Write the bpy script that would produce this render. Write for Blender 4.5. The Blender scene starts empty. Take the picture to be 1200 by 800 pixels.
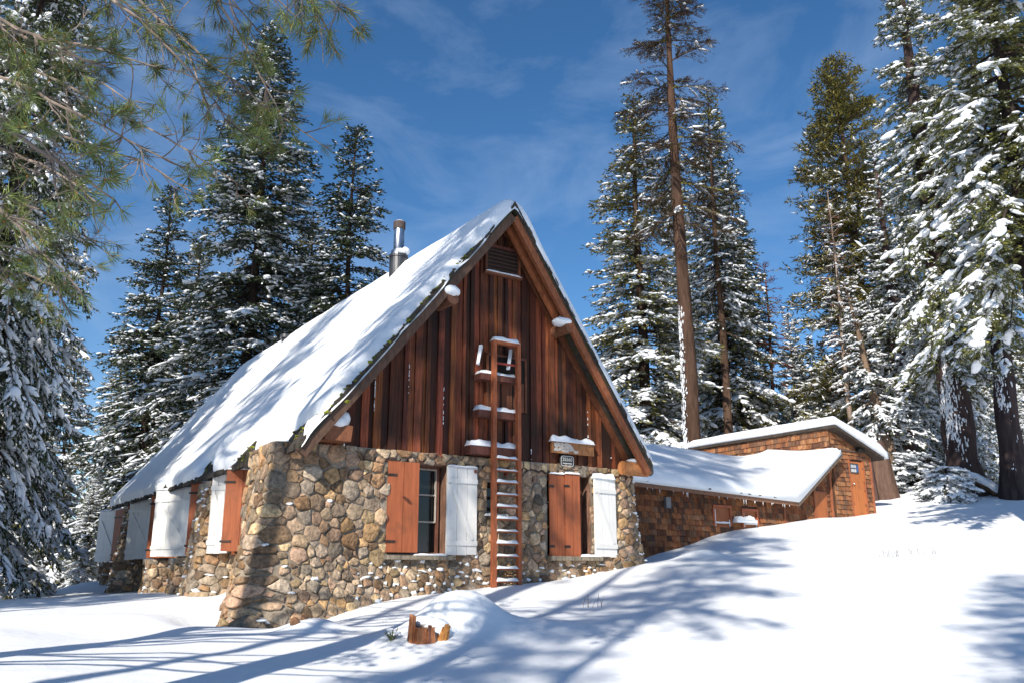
import bpy, math, random
import numpy as np
from mathutils import Vector
R = math.radians
random.seed(7); rng = np.random.default_rng(7)
scene = bpy.context.scene
COL = scene.collection

# ------------------------------------------------------------------ camera, sky, sun, exposure
FPX = 1030.0; PITCH = math.atan(275/FPX)
cam_d = bpy.data.cameras.new('camera'); cam = bpy.data.objects.new('camera', cam_d); COL.objects.link(cam)
cam.location = (0, 0, 1.6); cam.rotation_euler = (math.pi/2 + PITCH, 0, 0)
cam_d.sensor_width = 36; cam_d.lens = 36*FPX/1200; cam_d.clip_start = .05; cam_d.clip_end = 3000
scene.camera = cam
SUN_AZ = 202.0; SUN_EL = 34.0          # azimuth clockwise from +Y, where the sun stands
world = bpy.data.worlds.new('World'); scene.world = world; world.use_nodes = True
wn, wl = world.node_tree.nodes, world.node_tree.links
wn.clear()
sky = wn.new('ShaderNodeTexSky'); sky.sky_type = 'NISHITA'; sky.sun_disc = False
sky.sun_elevation = R(SUN_EL); sky.sun_rotation = R(SUN_AZ); sky.altitude = 1900
sky.air_density = 1.15; sky.dust_density = .35; sky.ozone_density = 3.0
hs = wn.new('ShaderNodeHueSaturation'); hs.inputs['Saturation'].default_value = 1.22; hs.inputs['Value'].default_value = 1.22
tc = wn.new('ShaderNodeTexCoord'); mp = wn.new('ShaderNodeMapping')
mp.inputs['Scale'].default_value = (2.2, 1.2, 5.0); mp.inputs['Rotation'].default_value = (0, R(-24), R(12))
nz = wn.new('ShaderNodeTexNoise'); nz.inputs['Scale'].default_value = 2.3; nz.inputs['Detail'].default_value = 9; nz.inputs['Roughness'].default_value = .58; nz.inputs['Distortion'].default_value = .5
cr = wn.new('ShaderNodeValToRGB'); cr.color_ramp.elements[0].position = .43; cr.color_ramp.elements[0].color = (0, 0, 0, 1)
cr.color_ramp.elements[1].position = .80; cr.color_ramp.elements[1].color = (.32, .32, .32, 1)
mx = wn.new('ShaderNodeMixRGB'); mx.inputs[2].default_value = (6.0, 7.4, 9.6, 1)
bg = wn.new('ShaderNodeBackground'); bg.inputs['Strength'].default_value = .092
wo = wn.new('ShaderNodeOutputWorld')
wl.new(tc.outputs['Generated'], mp.inputs['Vector']); wl.new(mp.outputs[0], nz.inputs['Vector']); wl.new(nz.outputs[0], cr.inputs[0])
wl.new(sky.outputs[0], hs.inputs['Color']); wl.new(hs.outputs[0], mx.inputs[1]); wl.new(cr.outputs[0], mx.inputs[0])
wl.new(mx.outputs[0], bg.inputs['Color']); wl.new(bg.outputs[0], wo.inputs['Surface'])
sd = bpy.data.lights.new('sun', 'SUN'); sd.energy = 5.0; sd.angle = R(.55); sd.color = (1, .93, .82)
sun = bpy.data.objects.new('sun', sd); COL.objects.link(sun)
sv = Vector((math.sin(R(SUN_AZ))*math.cos(R(SUN_EL)), math.cos(R(SUN_AZ))*math.cos(R(SUN_EL)), math.sin(R(SUN_EL))))
sun.rotation_euler = sv.to_track_quat('Z', 'Y').to_euler(); sun.location = sv*60
scene.view_settings.view_transform = 'Standard'; scene.view_settings.look = 'None'
scene.view_settings.exposure = 0.26; scene.view_settings.gamma = 1
scene.cycles.max_bounces = 6; scene.cycles.diffuse_bounces = 3; scene.cycles.glossy_bounces = 2
scene.cycles.transparent_max_bounces = 4

# ------------------------------------------------------------------ survey helpers
CP, SP = math.cos(PITCH), math.sin(PITCH)
def at(px, py, Y):
    "real-world point seen at pixel (px,py) of the 1200x800 photo at ground distance Y"
    x = (px-600)/FPX; y = -(py-400)/FPX
    r = np.array([x, CP-y*SP, SP+y*CP]); return np.array([0, 0, 1.6]) + r*(Y/r[1])
HF = R(56.3)
UA = np.array([math.sin(HF), math.cos(HF), 0]); VA = np.array([-math.cos(HF), math.sin(HF), 0])
O = np.array([-.12, 18.0, 1.40])
def H(u, v, z=0.): return O + UA*u + VA*v + np.array([0, 0, z])
HROT = math.pi/2 - HF

# ------------------------------------------------------------------ mesh helpers
def prep(v, f, c=None, m=0):
    v = np.asarray(v, float).reshape(-1, 3); f = np.asarray(f, int)
    if c is None: c = np.ones((len(v), 3))
    c = np.broadcast_to(np.asarray(c, float), (len(v), 3))
    return (v, f, c, m)
def build(name, parts, mats, parent=None, smooth=False):
    "parts: list of (verts, faces, colours, material index) -> ONE mesh object"
    me = bpy.data.meshes.new(name)
    if not isinstance(mats, (list, tuple)): mats = [mats]
    off = 0; VV = []; LL = []; LT = []; CC = []; MI = []
    for p in parts:
        v, f, c, m = p
        if len(f) == 0: off += len(v); VV.append(v); CC.append(c); continue
        VV.append(v); CC.append(c); LL.append((f+off).ravel()); LT.append(np.full(len(f), f.shape[1])); MI.append(np.full(len(f), m)); off += len(v)
    V = np.concatenate(VV); L = np.concatenate(LL); T = np.concatenate(LT); C = np.concatenate(CC); M = np.concatenate(MI)
    me.vertices.add(len(V)); me.vertices.foreach_set('co', V.astype(np.float32).ravel())
    me.loops.add(len(L)); me.loops.foreach_set('vertex_index', L.astype(np.int32))
    me.polygons.add(len(T)); st = np.concatenate([[0], np.cumsum(T)[:-1]])
    me.polygons.foreach_set('loop_start', st.astype(np.int32)); me.polygons.foreach_set('loop_total', T.astype(np.int32))
    me.polygons.foreach_set('material_index', M.astype(np.int32))
    me.polygons.foreach_set('use_smooth', np.full(len(T), bool(smooth)))
    at_ = me.attributes.new('Col', 'FLOAT_COLOR', 'POINT')
    at_.data.foreach_set('color', np.concatenate([C, np.ones((len(C), 1))], 1).astype(np.float32).ravel())
    for m in mats: me.materials.append(m)
    me.update(calc_edges=True); me.validate()
    o = bpy.data.objects.new(name, me); COL.objects.link(o)
    if parent is not None: o.parent = parent
    return o
def tag(o, label=None, cat=None, group=None, kind=None):
    if label: o['label'] = label
    if cat: o['category'] = cat
    if group: o['group'] = group
    if kind: o['kind'] = kind
    return o
def thing(name, label, cat, loc=(0, 0, 0), rz=0, group=None):
    o = bpy.data.objects.new(name, None); COL.objects.link(o); o.empty_display_size = .3
    o.location = loc; o.rotation_euler = (0, 0, rz); return tag(o, label, cat, group)
def part(name, parent):
    o = bpy.data.objects.new(name, None); COL.objects.link(o); o.parent = parent; o.empty_display_size = .1; return o
QF = [[0, 3, 2, 1], [4, 5, 6, 7], [0, 1, 5, 4], [1, 2, 6, 5], [2, 3, 7, 6], [3, 0, 4, 7]]
def box(x0, x1, y0, y1, z0, z1, c=None, m=0, j=0):
    v = np.array([[x0, y0, z0], [x1, y0, z0], [x1, y1, z0], [x0, y1, z0], [x0, y0, z1], [x1, y0, z1], [x1, y1, z1], [x0, y1, z1]], float)
    if j: v += rng.uniform(-j, j, v.shape)
    return prep(v, QF, c, m)
def bar(p0, p1, w, h, c=None, m=0, up=(0, 0, 1), j=0):
    p0 = np.array(p0, float); p1 = np.array(p1, float); d = p1-p0; d /= np.linalg.norm(d)
    up = np.array(up, float); s = np.cross(d, up); s /= np.linalg.norm(s)+1e-9; t = np.cross(s, d)
    v = []
    for p in (p0, p1):
        for a, b in ((-1, -1), (1, -1), (1, 1), (-1, 1)): v.append(p+s*a*w/2+t*b*h/2)
    v = np.array(v)
    if j: v += rng.uniform(-j, j, v.shape)
    return prep(v, QF, c, m)
def tube(pts, rad, n=8, c=None, m=0, cap=True, wob=0):
    pts = np.asarray(pts, float); k = len(pts); rad = np.broadcast_to(np.asarray(rad, float), (k,))
    T = np.gradient(pts, axis=0); T /= np.linalg.norm(T, axis=1)[:, None]+1e-9
    ref = np.array([0, 0, 1.]) if abs(T[0][2]) < .8 else np.array([1., 0, 0])
    A = np.cross(T, ref); A /= np.linalg.norm(A, axis=1)[:, None]+1e-9; B = np.cross(T, A)
    th = np.linspace(0, 2*math.pi, n, endpoint=False)
    rr = rad[:, None]*np.ones((k, n))
    if wob: rr = rr*(1+rng.uniform(-wob, wob, (k, n)))
    V = pts[:, None, :]+rr[..., None]*(np.cos(th)[None, :, None]*A[:, None, :]+np.sin(th)[None, :, None]*B[:, None, :])
    V = V.reshape(-1, 3); i = np.arange(k-1)[:, None]*n; a = np.arange(n)[None]; b = (a+1) % n
    F = np.stack([i+a, i+b, i+n+b, i+n+a], -1).reshape(-1, 4)
    out = [prep(V, F, c, m)]
    if cap:
        for e, q in ((0, pts[0]), (k-1, pts[-1])):
            ring = V[e*n:(e+1)*n]; vv = np.vstack([ring, q[None]]); ff = [[x, (x+1) % n, n] for x in range(n)]
            out.append(prep(vv, ff, c if (c is None or np.ndim(c) == 1) else np.asarray(c)[0], m))
    return out
def ico(sub):
    t = (1+5**.5)/2
    v = np.array([[-1, t, 0], [1, t, 0], [-1, -t, 0], [1, -t, 0], [0, -1, t], [0, 1, t], [0, -1, -t], [0, 1, -t], [t, 0, -1], [t, 0, 1], [-t, 0, -1], [-t, 0, 1]])
    v /= np.linalg.norm(v[0])
    f = [[0, 11, 5], [0, 5, 1], [0, 1, 7], [0, 7, 10], [0, 10, 11], [1, 5, 9], [5, 11, 4], [11, 10, 2], [10, 7, 6], [7, 1, 8], [3, 9, 4], [3, 4, 2], [3, 2, 6], [3, 6, 8], [3, 8, 9], [4, 9, 5], [2, 4, 11], [6, 2, 10], [8, 6, 7], [9, 8, 1]]
    for _ in range(sub):
        v = list(v); cache = {}; nf = []
        def mid(a, b):
            k = (min(a, b), max(a, b))
            if k not in cache: p = v[a]+v[b]; v.append(p/np.linalg.norm(p)); cache[k] = len(v)-1
            return cache[k]
        for a, b, c in f:
            x, y, z = mid(a, b), mid(b, c), mid(c, a); nf += [[a, x, z], [b, y, x], [c, z, y], [x, y, z]]
        f = nf; v = np.array(v)
    return np.array(v), np.array(f)
ICO = [ico(0), ico(1), ico(2)]
def blobs(C, A, B, N, la, lb, ln, sub=0, jit=.18, c=None, m=0, g=rng):
    "ellipsoid clumps: centres C, unit axes A,B,N, half lengths"
    v, f = ICO[sub]; n = len(C); k = len(v)
    j = 1+g.uniform(-jit, jit, (n, k))
    V = C[:, None, :]+j[..., None]*(v[None, :, 0, None]*(A*la[:, None])[:, None, :]+v[None, :, 1, None]*(B*lb[:, None])[:, None, :]+v[None, :, 2, None]*(N*ln[:, None])[:, None, :])
    F = (f[None]+(np.arange(n)*k)[:, None, None]).reshape(-1, 3)
    return prep(V.reshape(-1, 3), F, c, m)
def fbm(x, y, seed=0, oct=4, f=1.):
    g = np.random.default_rng(seed); s = np.zeros_like(np.asarray(x, float)+np.asarray(y, float)); a = 1; tot = 0
    for i in range(oct):
        for _ in range(3):
            th = g.uniform(0, math.pi*2); p = g.uniform(0, 6.28); q = f*g.uniform(.8, 1.3)
            s = s+a*np.sin(q*(x*math.cos(th)+y*math.sin(th))+p+1.3*np.sin(q*.7*(y*math.cos(th)-x*math.sin(th))+p*2))/3; 
        tot += a; a *= .5; f *= 2.03
    return s/tot
def sm(a, b, x): t = np.clip((x-a)/(b-a), 0, 1); return t*t*(3-2*t)
def vnorm(a): return a/(np.linalg.norm(a, axis=-1, keepdims=True)+1e-9)

# ------------------------------------------------------------------ materials
def material(name, rough=.8, base=None, attr=True, nscale=6, namp=.35, stretch=(1, 1, 1), bump=.3, bscale=30, bdist=.02, spec=.3, metal=0, stain=None, coords='Object', detail=5):
    m = bpy.data.materials.new(name); m.use_nodes = True; n, l = m.node_tree.nodes, m.node_tree.links
    b = n['Principled BSDF']; b.inputs['Roughness'].default_value = rough; b.inputs['Specular IOR Level'].default_value = spec; b.inputs['Metallic'].default_value = metal
    t = n.new('ShaderNodeTexCoord'); mpn = n.new('ShaderNodeMapping'); mpn.inputs['Scale'].default_value = stretch; l.new(t.outputs[coords], mpn.inputs['Vector'])
    n1 = n.new('ShaderNodeTexNoise'); n1.inputs['Scale'].default_value = nscale; n1.inputs['Detail'].default_value = detail; n1.inputs['Roughness'].default_value = .65; l.new(mpn.outputs[0], n1.inputs['Vector'])
    mr = n.new('ShaderNodeMapRange'); mr.inputs['From Min'].default_value = .3; mr.inputs['From Max'].default_value = .7; mr.inputs['To Min'].default_value = 1-namp; mr.inputs['To Max'].default_value = 1+namp; l.new(n1.outputs[0], mr.inputs['Value'])
    mul = n.new('ShaderNodeMixRGB'); mul.blend_type = 'MULTIPLY'; mul.inputs[0].default_value = 1
    if attr:
        a = n.new('ShaderNodeAttribute'); a.attribute_name = 'Col'
        if base: 
            m2 = n.new('ShaderNodeMixRGB'); m2.blend_type = 'MULTIPLY'; m2.inputs[0].default_value = 1; m2.inputs[2].default_value = (*base, 1); l.new(a.outputs['Color'], m2.inputs[1]); l.new(m2.outputs[0], mul.inputs[1])
        else: l.new(a.outputs['Color'], mul.inputs[1])
    else: mul.inputs[1].default_value = (*base, 1)
    l.new(mr.outputs[0], mul.inputs[2]); out = mul.outputs[0]
    if stain:
        col, sc, lo, hi = stain; n3 = n.new('ShaderNodeTexNoise'); n3.inputs['Scale'].default_value = sc; n3.inputs['Detail'].default_value = 6; l.new(t.outputs[coords], n3.inputs['Vector'])
        r3 = n.new('ShaderNodeMapRange'); r3.inputs['From Min'].default_value = lo; r3.inputs['From Max'].default_value = hi; l.new(n3.outputs[0], r3.inputs['Value'])
        m3 = n.new('ShaderNodeMixRGB'); m3.inputs[2].default_value = (*col, 1); l.new(r3.outputs[0], m3.inputs[0]); l.new(out, m3.inputs[1]); out = m3.outputs[0]
    l.new(out, b.inputs['Base Color'])
    if bump:
        n2 = n.new('ShaderNodeTexNoise'); n2.inputs['Scale'].default_value = bscale; n2.inputs['Detail'].default_value = 5; l.new(mpn.outputs[0], n2.inputs['Vector'])
        bp = n.new('ShaderNodeBump'); bp.inputs['Strength'].default_value = bump; bp.inputs['Distance'].default_value = bdist; l.new(n2.outputs[0], bp.inputs['Height']); l.new(bp.outputs[0], b.inputs['Normal'])
    return m
M_snow = material('snow', .7, (.84, .86, .885), False, 3, .03, bump=.45, bscale=5, bdist=.04, spec=.3)
M_snowt = material('tree_snow', .8, (.80, .825, .86), False, 3, .05, bump=.5, bscale=14, bdist=.04, spec=.2)
M_leaf = material('needles', .75, None, True, .9, .45, bump=0, spec=.25)
M_bark = material('bark', .95, None, True, 5, .5, (1, 1, .22), .9, 9, .05, spec=.1)
M_stone = material('stone', .9, None, True, 11, .6, bump=1., bscale=22, bdist=.03, spec=.2, stain=((.15, .11, .08), 2.6, .55, .85), detail=8)
M_mortar = material('mortar', .95, (.27, .225, .175), False, 5, .35, bump=.8, bscale=30, bdist=.02)
M_board = material('weathered_siding', .7, None, True, 5, .8, (7, 7, .3), .8, 14, .015, spec=.35, stain=((.014, .007, .005), .8, .44, .70), detail=8)
M_trim = material('trim_wood', .7, None, True, 5, .35, (3, 3, 1), .4, 14, .01, spec=.35)
M_orange = material('orange_paint', .6, None, True, 4, .26, (7, 7, .5), .45, 20, .008, spec=.35, stain=((.16, .06, .03), 3.5, .56, .85))
M_white = material('white_paint', .6, None, True, 4, .07, (6, 6, .8), .3, 20, .006, spec=.3, stain=((.55, .53, .50), 5, .60, .9))
M_glass = material('window_glass', .08, (.012, .013, .014), False, 2, .1, bump=0, spec=.6)
M_dark = material('dark_interior', .9, (.015, .012, .010), False, 3, .2, bump=0)
M_roof = material('roof_shingles', .9, (.055, .045, .038), False, 9, .5, (1, 1, 1), .6, 20, .02, stain=((.05, .05, .02), 3.2, .52, .66))
M_shake = material('cedar_shakes', .85, None, True, 8, .45, (3, 3, .5), .6, 18, .01, spec=.2)
M_metal = material('flue_steel', .28, (.62, .62, .62), False, 6, .3, (1, 1, .4), .1, 20, .005, metal=1, stain=((.12, .07, .04), 5, .55, .75))
M_metaldk = material('flue_dark', .45, (.10, .10, .105), False, 6, .5, (1, 1, .4), .15, 20, .005, metal=.8)
M_rustred = material('rotten_wood', .95, None, True, 14, .5, (1, 1, .3), .9, 22, .02, spec=.1)
M_iron = material('iron', .6, (.03, .028, .026), False, 8, .3, bump=.2, metal=.4)
M_signink = material('plate_print', .6, (.55, .55, .53), False, 8, .2, bump=0)

# ------------------------------------------------------------------ ground
gp = [at(*a) for a in [(10, 790, 9.4), (300, 795, 9.7), (600, 797, 9.7), (900, 797, 9.4), (1190, 797, 9.0),
    (0, 738, 13), (150, 742, 13.5), (0, 708, 19.5), (110, 704, 19.5), (215, 708, 17), (60, 700, 25), (620, 735, 12.7), (480, 735, 13.2), (800, 722, 13.4), (700, 700, 16), (950, 702, 14), (1190, 700, 13.3),
    (1190, 650, 19), (1000, 652, 19.5), (880, 650, 21), (1080, 605, 28), (1190, 592, 30), (1040, 573, 36), (1130, 572, 37), (1190, 566, 38), (1300, 560, 40), (1350, 640, 20), (1003, 600, 46)]]
gp = [list(p) for p in gp]
gp += [list(H(u, v, z)) for u, v, z in [(-5.5, -.6, -.5), (-5.2, -.5, -.62), (-4.5, -.5, -.58), (-3.6, -.4, -.36), (-1.9, -.4, -.15), (-.26, -.5, .01), (.97, -.4, .10), (2.1, -.4, .26), (3.2, -.4, .44), (4.1, -.3, .58), (4.5, .6, .45),
    (5.8, 2.6, .45), (7.2, 3, .86), (7.9, 3, .99), (9.25, 3, 1.37), (10.7, 3, 1.58), (12.4, 3, 1.80), (13.9, 3, 1.99), (15.5, 3, 2.10), (16.7, 3, 2.26), (-5.7, 1, -.42), (-5.0, 5, -.22), (-5.0, 8, -.22), (-5, 12, -.24), (-5.1, 17, -.3), (0, 6, -.1), (0, 14, 0), (8, 8, 1.0), (16, 9, 2.2), (-9, 8, -.35)]]
gp += [[0, 0, 0], [-7, 0, -.15], [7, 0, .35], [0, -10, -.3], [-14, -12, -.4], [14, -10, .6], [-22, 12, .5], [-18, 30, .9], [-30, 45, 1.2], [-14, 45, 1.15], [0, 50, 2.0], [14, 55, 4.2], [30, 60, 6.6], [-50, 70, 1.6], [0, 90, 4], [45, 90, 9], [40, 20, 4.5], [-45, 10, .3], [0, -40, -.5], [60, 0, 6], [90, 120, 14], [-90, 130, 4], [0, 150, 8]]
gp = np.array(gp)
def mq(d): return np.sqrt(d*d+1.3**2)
_n = len(gp); _D = np.linalg.norm(gp[:, None, :2]-gp[None, :, :2], axis=2)
_A = np.zeros((_n+3, _n+3)); _A[:_n, :_n] = mq(_D)-np.eye(_n)*.02; _A[:_n, _n] = 1; _A[:_n, _n+1:] = gp[:, :2]; _A[_n, :_n] = 1; _A[_n+1:, :_n] = gp[:, :2].T
_W = np.linalg.solve(_A, np.concatenate([gp[:, 2], [0, 0, 0]]))
BUMPS = [(-.72, 12.55, .44, .58, .5), (-1.3, 12.3, .10, .5, .5), (-2.9, 13.4, .17, .45, .35), (-.1, 12.6, .12, .9, .7), (-4.9, 14.8, -.14, .55, .6), (-4.0, 14.6, -.06, .9, .5), (-6.5, 14.5, .08, 1.5, .7), (-9, 12.5, .07, 2.5, .6),
         (-5.6, 19.4, .22, .45, .6), (4.2, 20.1, .16, .5, .5), (-13.3, 30, .35, 1.6, 1)]
def gz(X, Y):
    X = np.asarray(X, float); Y = np.asarray(Y, float); sh = np.broadcast(X, Y).shape
    x = np.broadcast_to(X, sh).ravel(); y = np.broadcast_to(Y, sh).ravel()
    z = np.empty(len(x))
    for i in range(0, len(x), 40000):
        d = np.hypot(x[i:i+40000, None]-gp[None, :, 0], y[i:i+40000, None]-gp[None, :, 1])
        z[i:i+40000] = mq(d)@_W[:_n]+_W[_n]+_W[_n+1]*x[i:i+40000]+_W[_n+2]*y[i:i+40000]
    for bx, by, a, rx, ry in BUMPS: z += a*np.exp(-(((x-bx)/rx)**2+((y-by)/ry)**2)**1.3)
    far = sm(90, 260, np.hypot(x, y-20)); z = z*(1-far)+far*9
    z += .04*fbm(x, y, 5, 3, .9)+.010*fbm(x, y, 6, 3, 3.5)+.0025*fbm(x, y, 8, 2, 13)
    return z.reshape(sh)
def axis(lo, a, b, hi, step):
    mid = np.arange(a, b, step); d = step; L = [a]; Rr = [b]
    while L[-1] > lo: d *= 1.09; L.append(L[-1]-d)
    d = step
    while Rr[-1] < hi: d *= 1.09; Rr.append(Rr[-1]+d)
    return np.concatenate([L[:0:-1], mid, Rr])
gx = axis(-700, -13, 20, 700, .1); gy = axis(-200, 6, 34, 900, .09)
GX, GY = np.meshgrid(gx, gy); GZ = gz(GX, GY)
nx, ny = len(gx), len(gy); ii = (np.arange(ny-1)[:, None]*nx+np.arange(nx-1)[None]).ravel()
build('snowy_ground', [prep(np.stack([GX.ravel(), GY.ravel(), GZ.ravel()], 1), np.stack([ii, ii+1, ii+nx+1, ii+nx], 1))], M_snow, smooth=True)['kind'] = 'structure'

# ------------------------------------------------------------------ stone masonry
STONE_COLS = np.array([[.37, .27, .18], [.40, .31, .22], [.33, .24, .17], [.28, .22, .17], [.20, .135, .085], [.40, .26, .14], [.31, .19, .11], [.25, .18, .13], [.36, .30, .24], [.20, .17, .14], [.29, .19, .125], [.44, .33, .20], [.38, .26, .19]])*np.array([1.04, 1., .93])
def clip(poly, nx_, ny_, d):
    out = []
    for i in range(len(poly)):
        a = poly[i]; b = poly[(i+1) % len(poly)]; da = a[0]*nx_+a[1]*ny_-d; db = b[0]*nx_+b[1]*ny_-d
        if da <= 0: out.append(a)
        if da*db < 0: t = da/(da-db); out.append((a[0]+(b[0]-a[0])*t, a[1]+(b[1]-a[1])*t))
    return out
def masonry(P, s0, s1, t0, t1, openings=(), rmin=.07, rmax=.24, seed=1, col=None, size_at=None, snowy=None):
    "P(s,t) arrays -> (points, normals).  stones as rounded irregular cells"
    g = random.Random(seed); pts = []
    cell = .25; grid = {}
    def near(x, y, rr):
        k = int(rr/cell)+1; cx, cy = int(x//cell), int(y//cell)
        for a in range(cx-k, cx+k+1):
            for b in range(cy-k, cy+k+1):
                for q in grid.get((a, b), ()): yield q
    area = (s1-s0)*(t1-t0)
    for phase in range(5):
        r0 = rmax*(1-phase/5)+rmin*phase/5
        for _ in range(int(area*(12+phase*46))):
            x, y = g.uniform(s0, s1), g.uniform(t0, t1)
            r = g.uniform(.8, 1.15)*r0
            if size_at: r = max(rmin*.8, r*size_at(x, y))
            ok = True
            for q in near(x, y, r+rmax):
                if math.hypot(q[0]-x, (q[1]-y)*1.15) < (q[2]+r)*.86: ok = False; break
            if ok:
                q = (x, y, r); pts.append(q); grid.setdefault((int(x//cell), int(y//cell)), []).append(q)
    parts = []; snow = []
    SV = []; SF = []; SC = []; off = 0; sn = []
    for (x, y, r) in pts:
        if any(a <= x <= b and c <= y <= d for a, b, c, d in openings): continue
        R_ = r*2.4; poly = [(x+R_*math.cos(k*math.pi/4), y+R_*math.sin(k*math.pi/4)) for k in range(8)]
        for q in near(x, y, R_+rmax):
            if q[0] == x and q[1] == y: continue
            dx, dy = q[0]-x, q[1]-y; dd = math.hypot(dx, dy)
            if dd > R_+q[2]+rmax: continue
            w = (dd*dd+r*r-q[2]*q[2])/(2*dd); poly = clip(poly, dx/dd, dy/dd, (x*dx+y*dy)/dd+w)
            if len(poly) < 3: break
        if len(poly) < 3: continue
        for hx, hy, hd in ((1, 0, s1), (-1, 0, -s0), (0, 1, t1), (0, -1, -t0)): poly = clip(poly, hx, hy, hd) if len(poly) > 2 else poly
        for a, b, c, d in openings:
            if any(a < q[0] < b and c < q[1] < d for q in poly):
                dist = [(a-x, (1, 0, a)), (x-b, (-1, 0, -b)), (c-y, (0, 1, c)), (y-d, (0, -1, -d))]
                poly = clip(poly, *max(dist)[1])
                if len(poly) < 3: break
        if len(poly) < 3: continue
        p = np.array(poly)
        p = p+np.array([[g.uniform(-.022, .022), g.uniform(-.022, .022)] for _ in p])
        for k_ in (g.uniform(.07, .16), .2):                # rounding the corners
            q = np.roll(p, -1, 0); p = np.stack([p*(1-k_)+q*k_, p*k_+q*(1-k_)], 1).reshape(-1, 2)
        n = len(p); c0 = p.mean(0); gap = .008+.012*g.random()
        dv = p-c0; dl = np.hypot(dv[:, 0], dv[:, 1])[:, None]+1e-6
        if dl.mean() < .03: continue
        base = c0+dv*np.maximum(.4, 1-gap/dl)
        h = min(.085, (.018+.19*dl.mean())*g.uniform(.45, 1.7)); tilt = (g.uniform(-.7, .7), g.uniform(-.7, .7))
        noise = np.array([g.uniform(-.06, .06) for _ in range(n)])[:, None]
        rings = [(1.0, -.03), (.98+noise*.2, .70), (.90+noise, .92), (.50+noise*2, 1.0+noise[:, 0]*2)]
        V = []; 
        for sc_, hh in rings:
            q = c0+(base-c0)*sc_; Pp, Nn = P(q[:, 0], q[:, 1])
            e = (q-c0); hz = h*hh*np.clip(1+(tilt[0]*e[:, 0]+tilt[1]*e[:, 1])/max(.05, dl.mean())*.6, .25, 2) if np.min(hh) > 0 else np.full(n, hh)
            V.append(Pp+Nn*hz[:, None])
        Pc, Nc = P(np.array([c0[0]]), np.array([c0[1]])); V.append(Pc+Nc*h*g.uniform(.98, 1.12)); V = np.concatenate(V)
        F = []
        a = np.arange(n); b = (a+1) % n
        for k in range(3): F.append(np.stack([k*n+a, k*n+b, (k+1)*n+b, (k+1)*n+a], 1))
        ctr = np.stack([3*n+a, 3*n+b, np.full(n, 4*n), np.full(n, 4*n)], 1)
        SV.append(V); SF.append((off, np.concatenate(F), ctr[:, :3])); 
        cc = STONE_COLS[g.randrange(len(STONE_COLS))] if col is None else col(g, c0)
        SC.append(np.broadcast_to(cc*g.uniform(.55, 1.6), (len(V), 3))); off += len(V)
        if snowy and g.random() < snowy(c0[0], c0[1]):
            e = base[:, 1].argmax(); q = np.array([c0[0]+g.uniform(-.02, .02), base[:, 1].max()]); w = np.ptp(base[:, 0])*.5
            Pq, Nq = P(q[:1], q[1:]); sn.append((Pq[0]+Nq[0]*h*.55+np.array([0, 0, .004]), Nq[0], w*g.uniform(.35, 1.0), h*g.uniform(.5, .95)+.015, g.uniform(.015, .04)))
    V = np.concatenate(SV); C = np.concatenate(SC)
    Q = np.concatenate([f+o for o, f, _ in SF]); Tt = np.concatenate([t+o for o, _, t in SF])
    parts = [prep(V, Q, C), (np.zeros((0, 3)), Tt-len(V), np.zeros((0, 3)), 0)]
    return parts, sn
def backing(P, s0, s1, t0, t1, openings=(), st=.12, inset=.0):
    S = np.unique(np.concatenate([np.arange(s0, s1, st), [s1]]+[[a, b] for a, b, _, _ in openings if a > s0])); T = np.unique(np.concatenate([np.arange(t0, t1, st), [t1]]+[[c, d] for _, _, c, d in openings]))
    SS, TT = np.meshgrid(S, T); p, n = P(SS.ravel(), TT.ravel()); nx_ = len(S)
    i = (np.arange(len(T)-1)[:, None]*nx_+np.arange(nx_-1)[None]); cs = (SS[:-1, :-1]+SS[1:, 1:])/2; ct = (TT[:-1, :-1]+TT[1:, 1:])/2; keep = np.ones(i.shape, bool)
    for a, b, c, d in openings: keep &= ~((cs > a) & (cs < b) & (ct > c) & (ct < d))
    i = i[keep]
    return prep(p+n*inset, np.stack([i, i+1, i+nx_+1, i+nx_], 1))
def path_surface(path, batter, ztop, rnd=.35):
    "vertical wall following a plan path (u,v), leaning outwards downwards by batter(s,z)"
    pts = np.array(path, float); seg = np.hypot(*np.diff(pts, axis=0).T); L = np.concatenate([[0], np.cumsum(seg)])
    fine = np.linspace(0, L[-1], int(L[-1]/.05)+2); X = np.interp(fine, L, pts[:, 0]); Y = np.interp(fine, L, pts[:, 1])
    k = max(1, int(rnd/.05)); 
    for _ in range(k*2):
        X[1:-1] = (X[:-2]+2*X[1:-1]+X[2:])/4; Y[1:-1] = (Y[:-2]+2*Y[1:-1]+Y[2:])/4
    TX, TY = np.gradient(X), np.gradient(Y); l = np.hypot(TX, TY); NX, NY = TY/l, -TX/l
    def P(s, t):
        s = np.asarray(s, float); t = np.asarray(t, float)
        x = np.interp(s, fine, X); y = np.interp(s, fine, Y); nx_ = np.interp(s, fine, NX); ny_ = np.interp(s, fine, NY)
        b = batter(s, t); wav = .03*fbm(s*1.0, t*1.0, 11, 2, 2.2)
        p = np.stack([x+nx_*(b+wav), y+ny_*(b+wav), t], -1); n = np.stack([nx_, ny_, np.full_like(nx_, .12)], -1)
        return p, vnorm(n)
    return P, L
def snow_on(lst, sub=1, g=rng):
    if not lst: return None
    C = np.array([a[0] for a in lst]); N = np.array([a[1] for a in lst]); up = np.tile([0, 0, 1.], (len(C), 1)); A = vnorm(np.cross(up, N)); B = vnorm(np.cross(A, up))
    return blobs(C, vnorm(A+g.normal(0, .12, A.shape)), B, up, np.array([a[2] for a in lst]), np.array([a[3] for a in lst]), np.array([a[4] for a in lst]), sub, .38, g=g)

def zroof(u): u = np.asarray(u, float); return np.where(u < -.2, 7.75-1.24*(-.2-u), 7.75-1.47*(u+.2))   # roof underside

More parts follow.
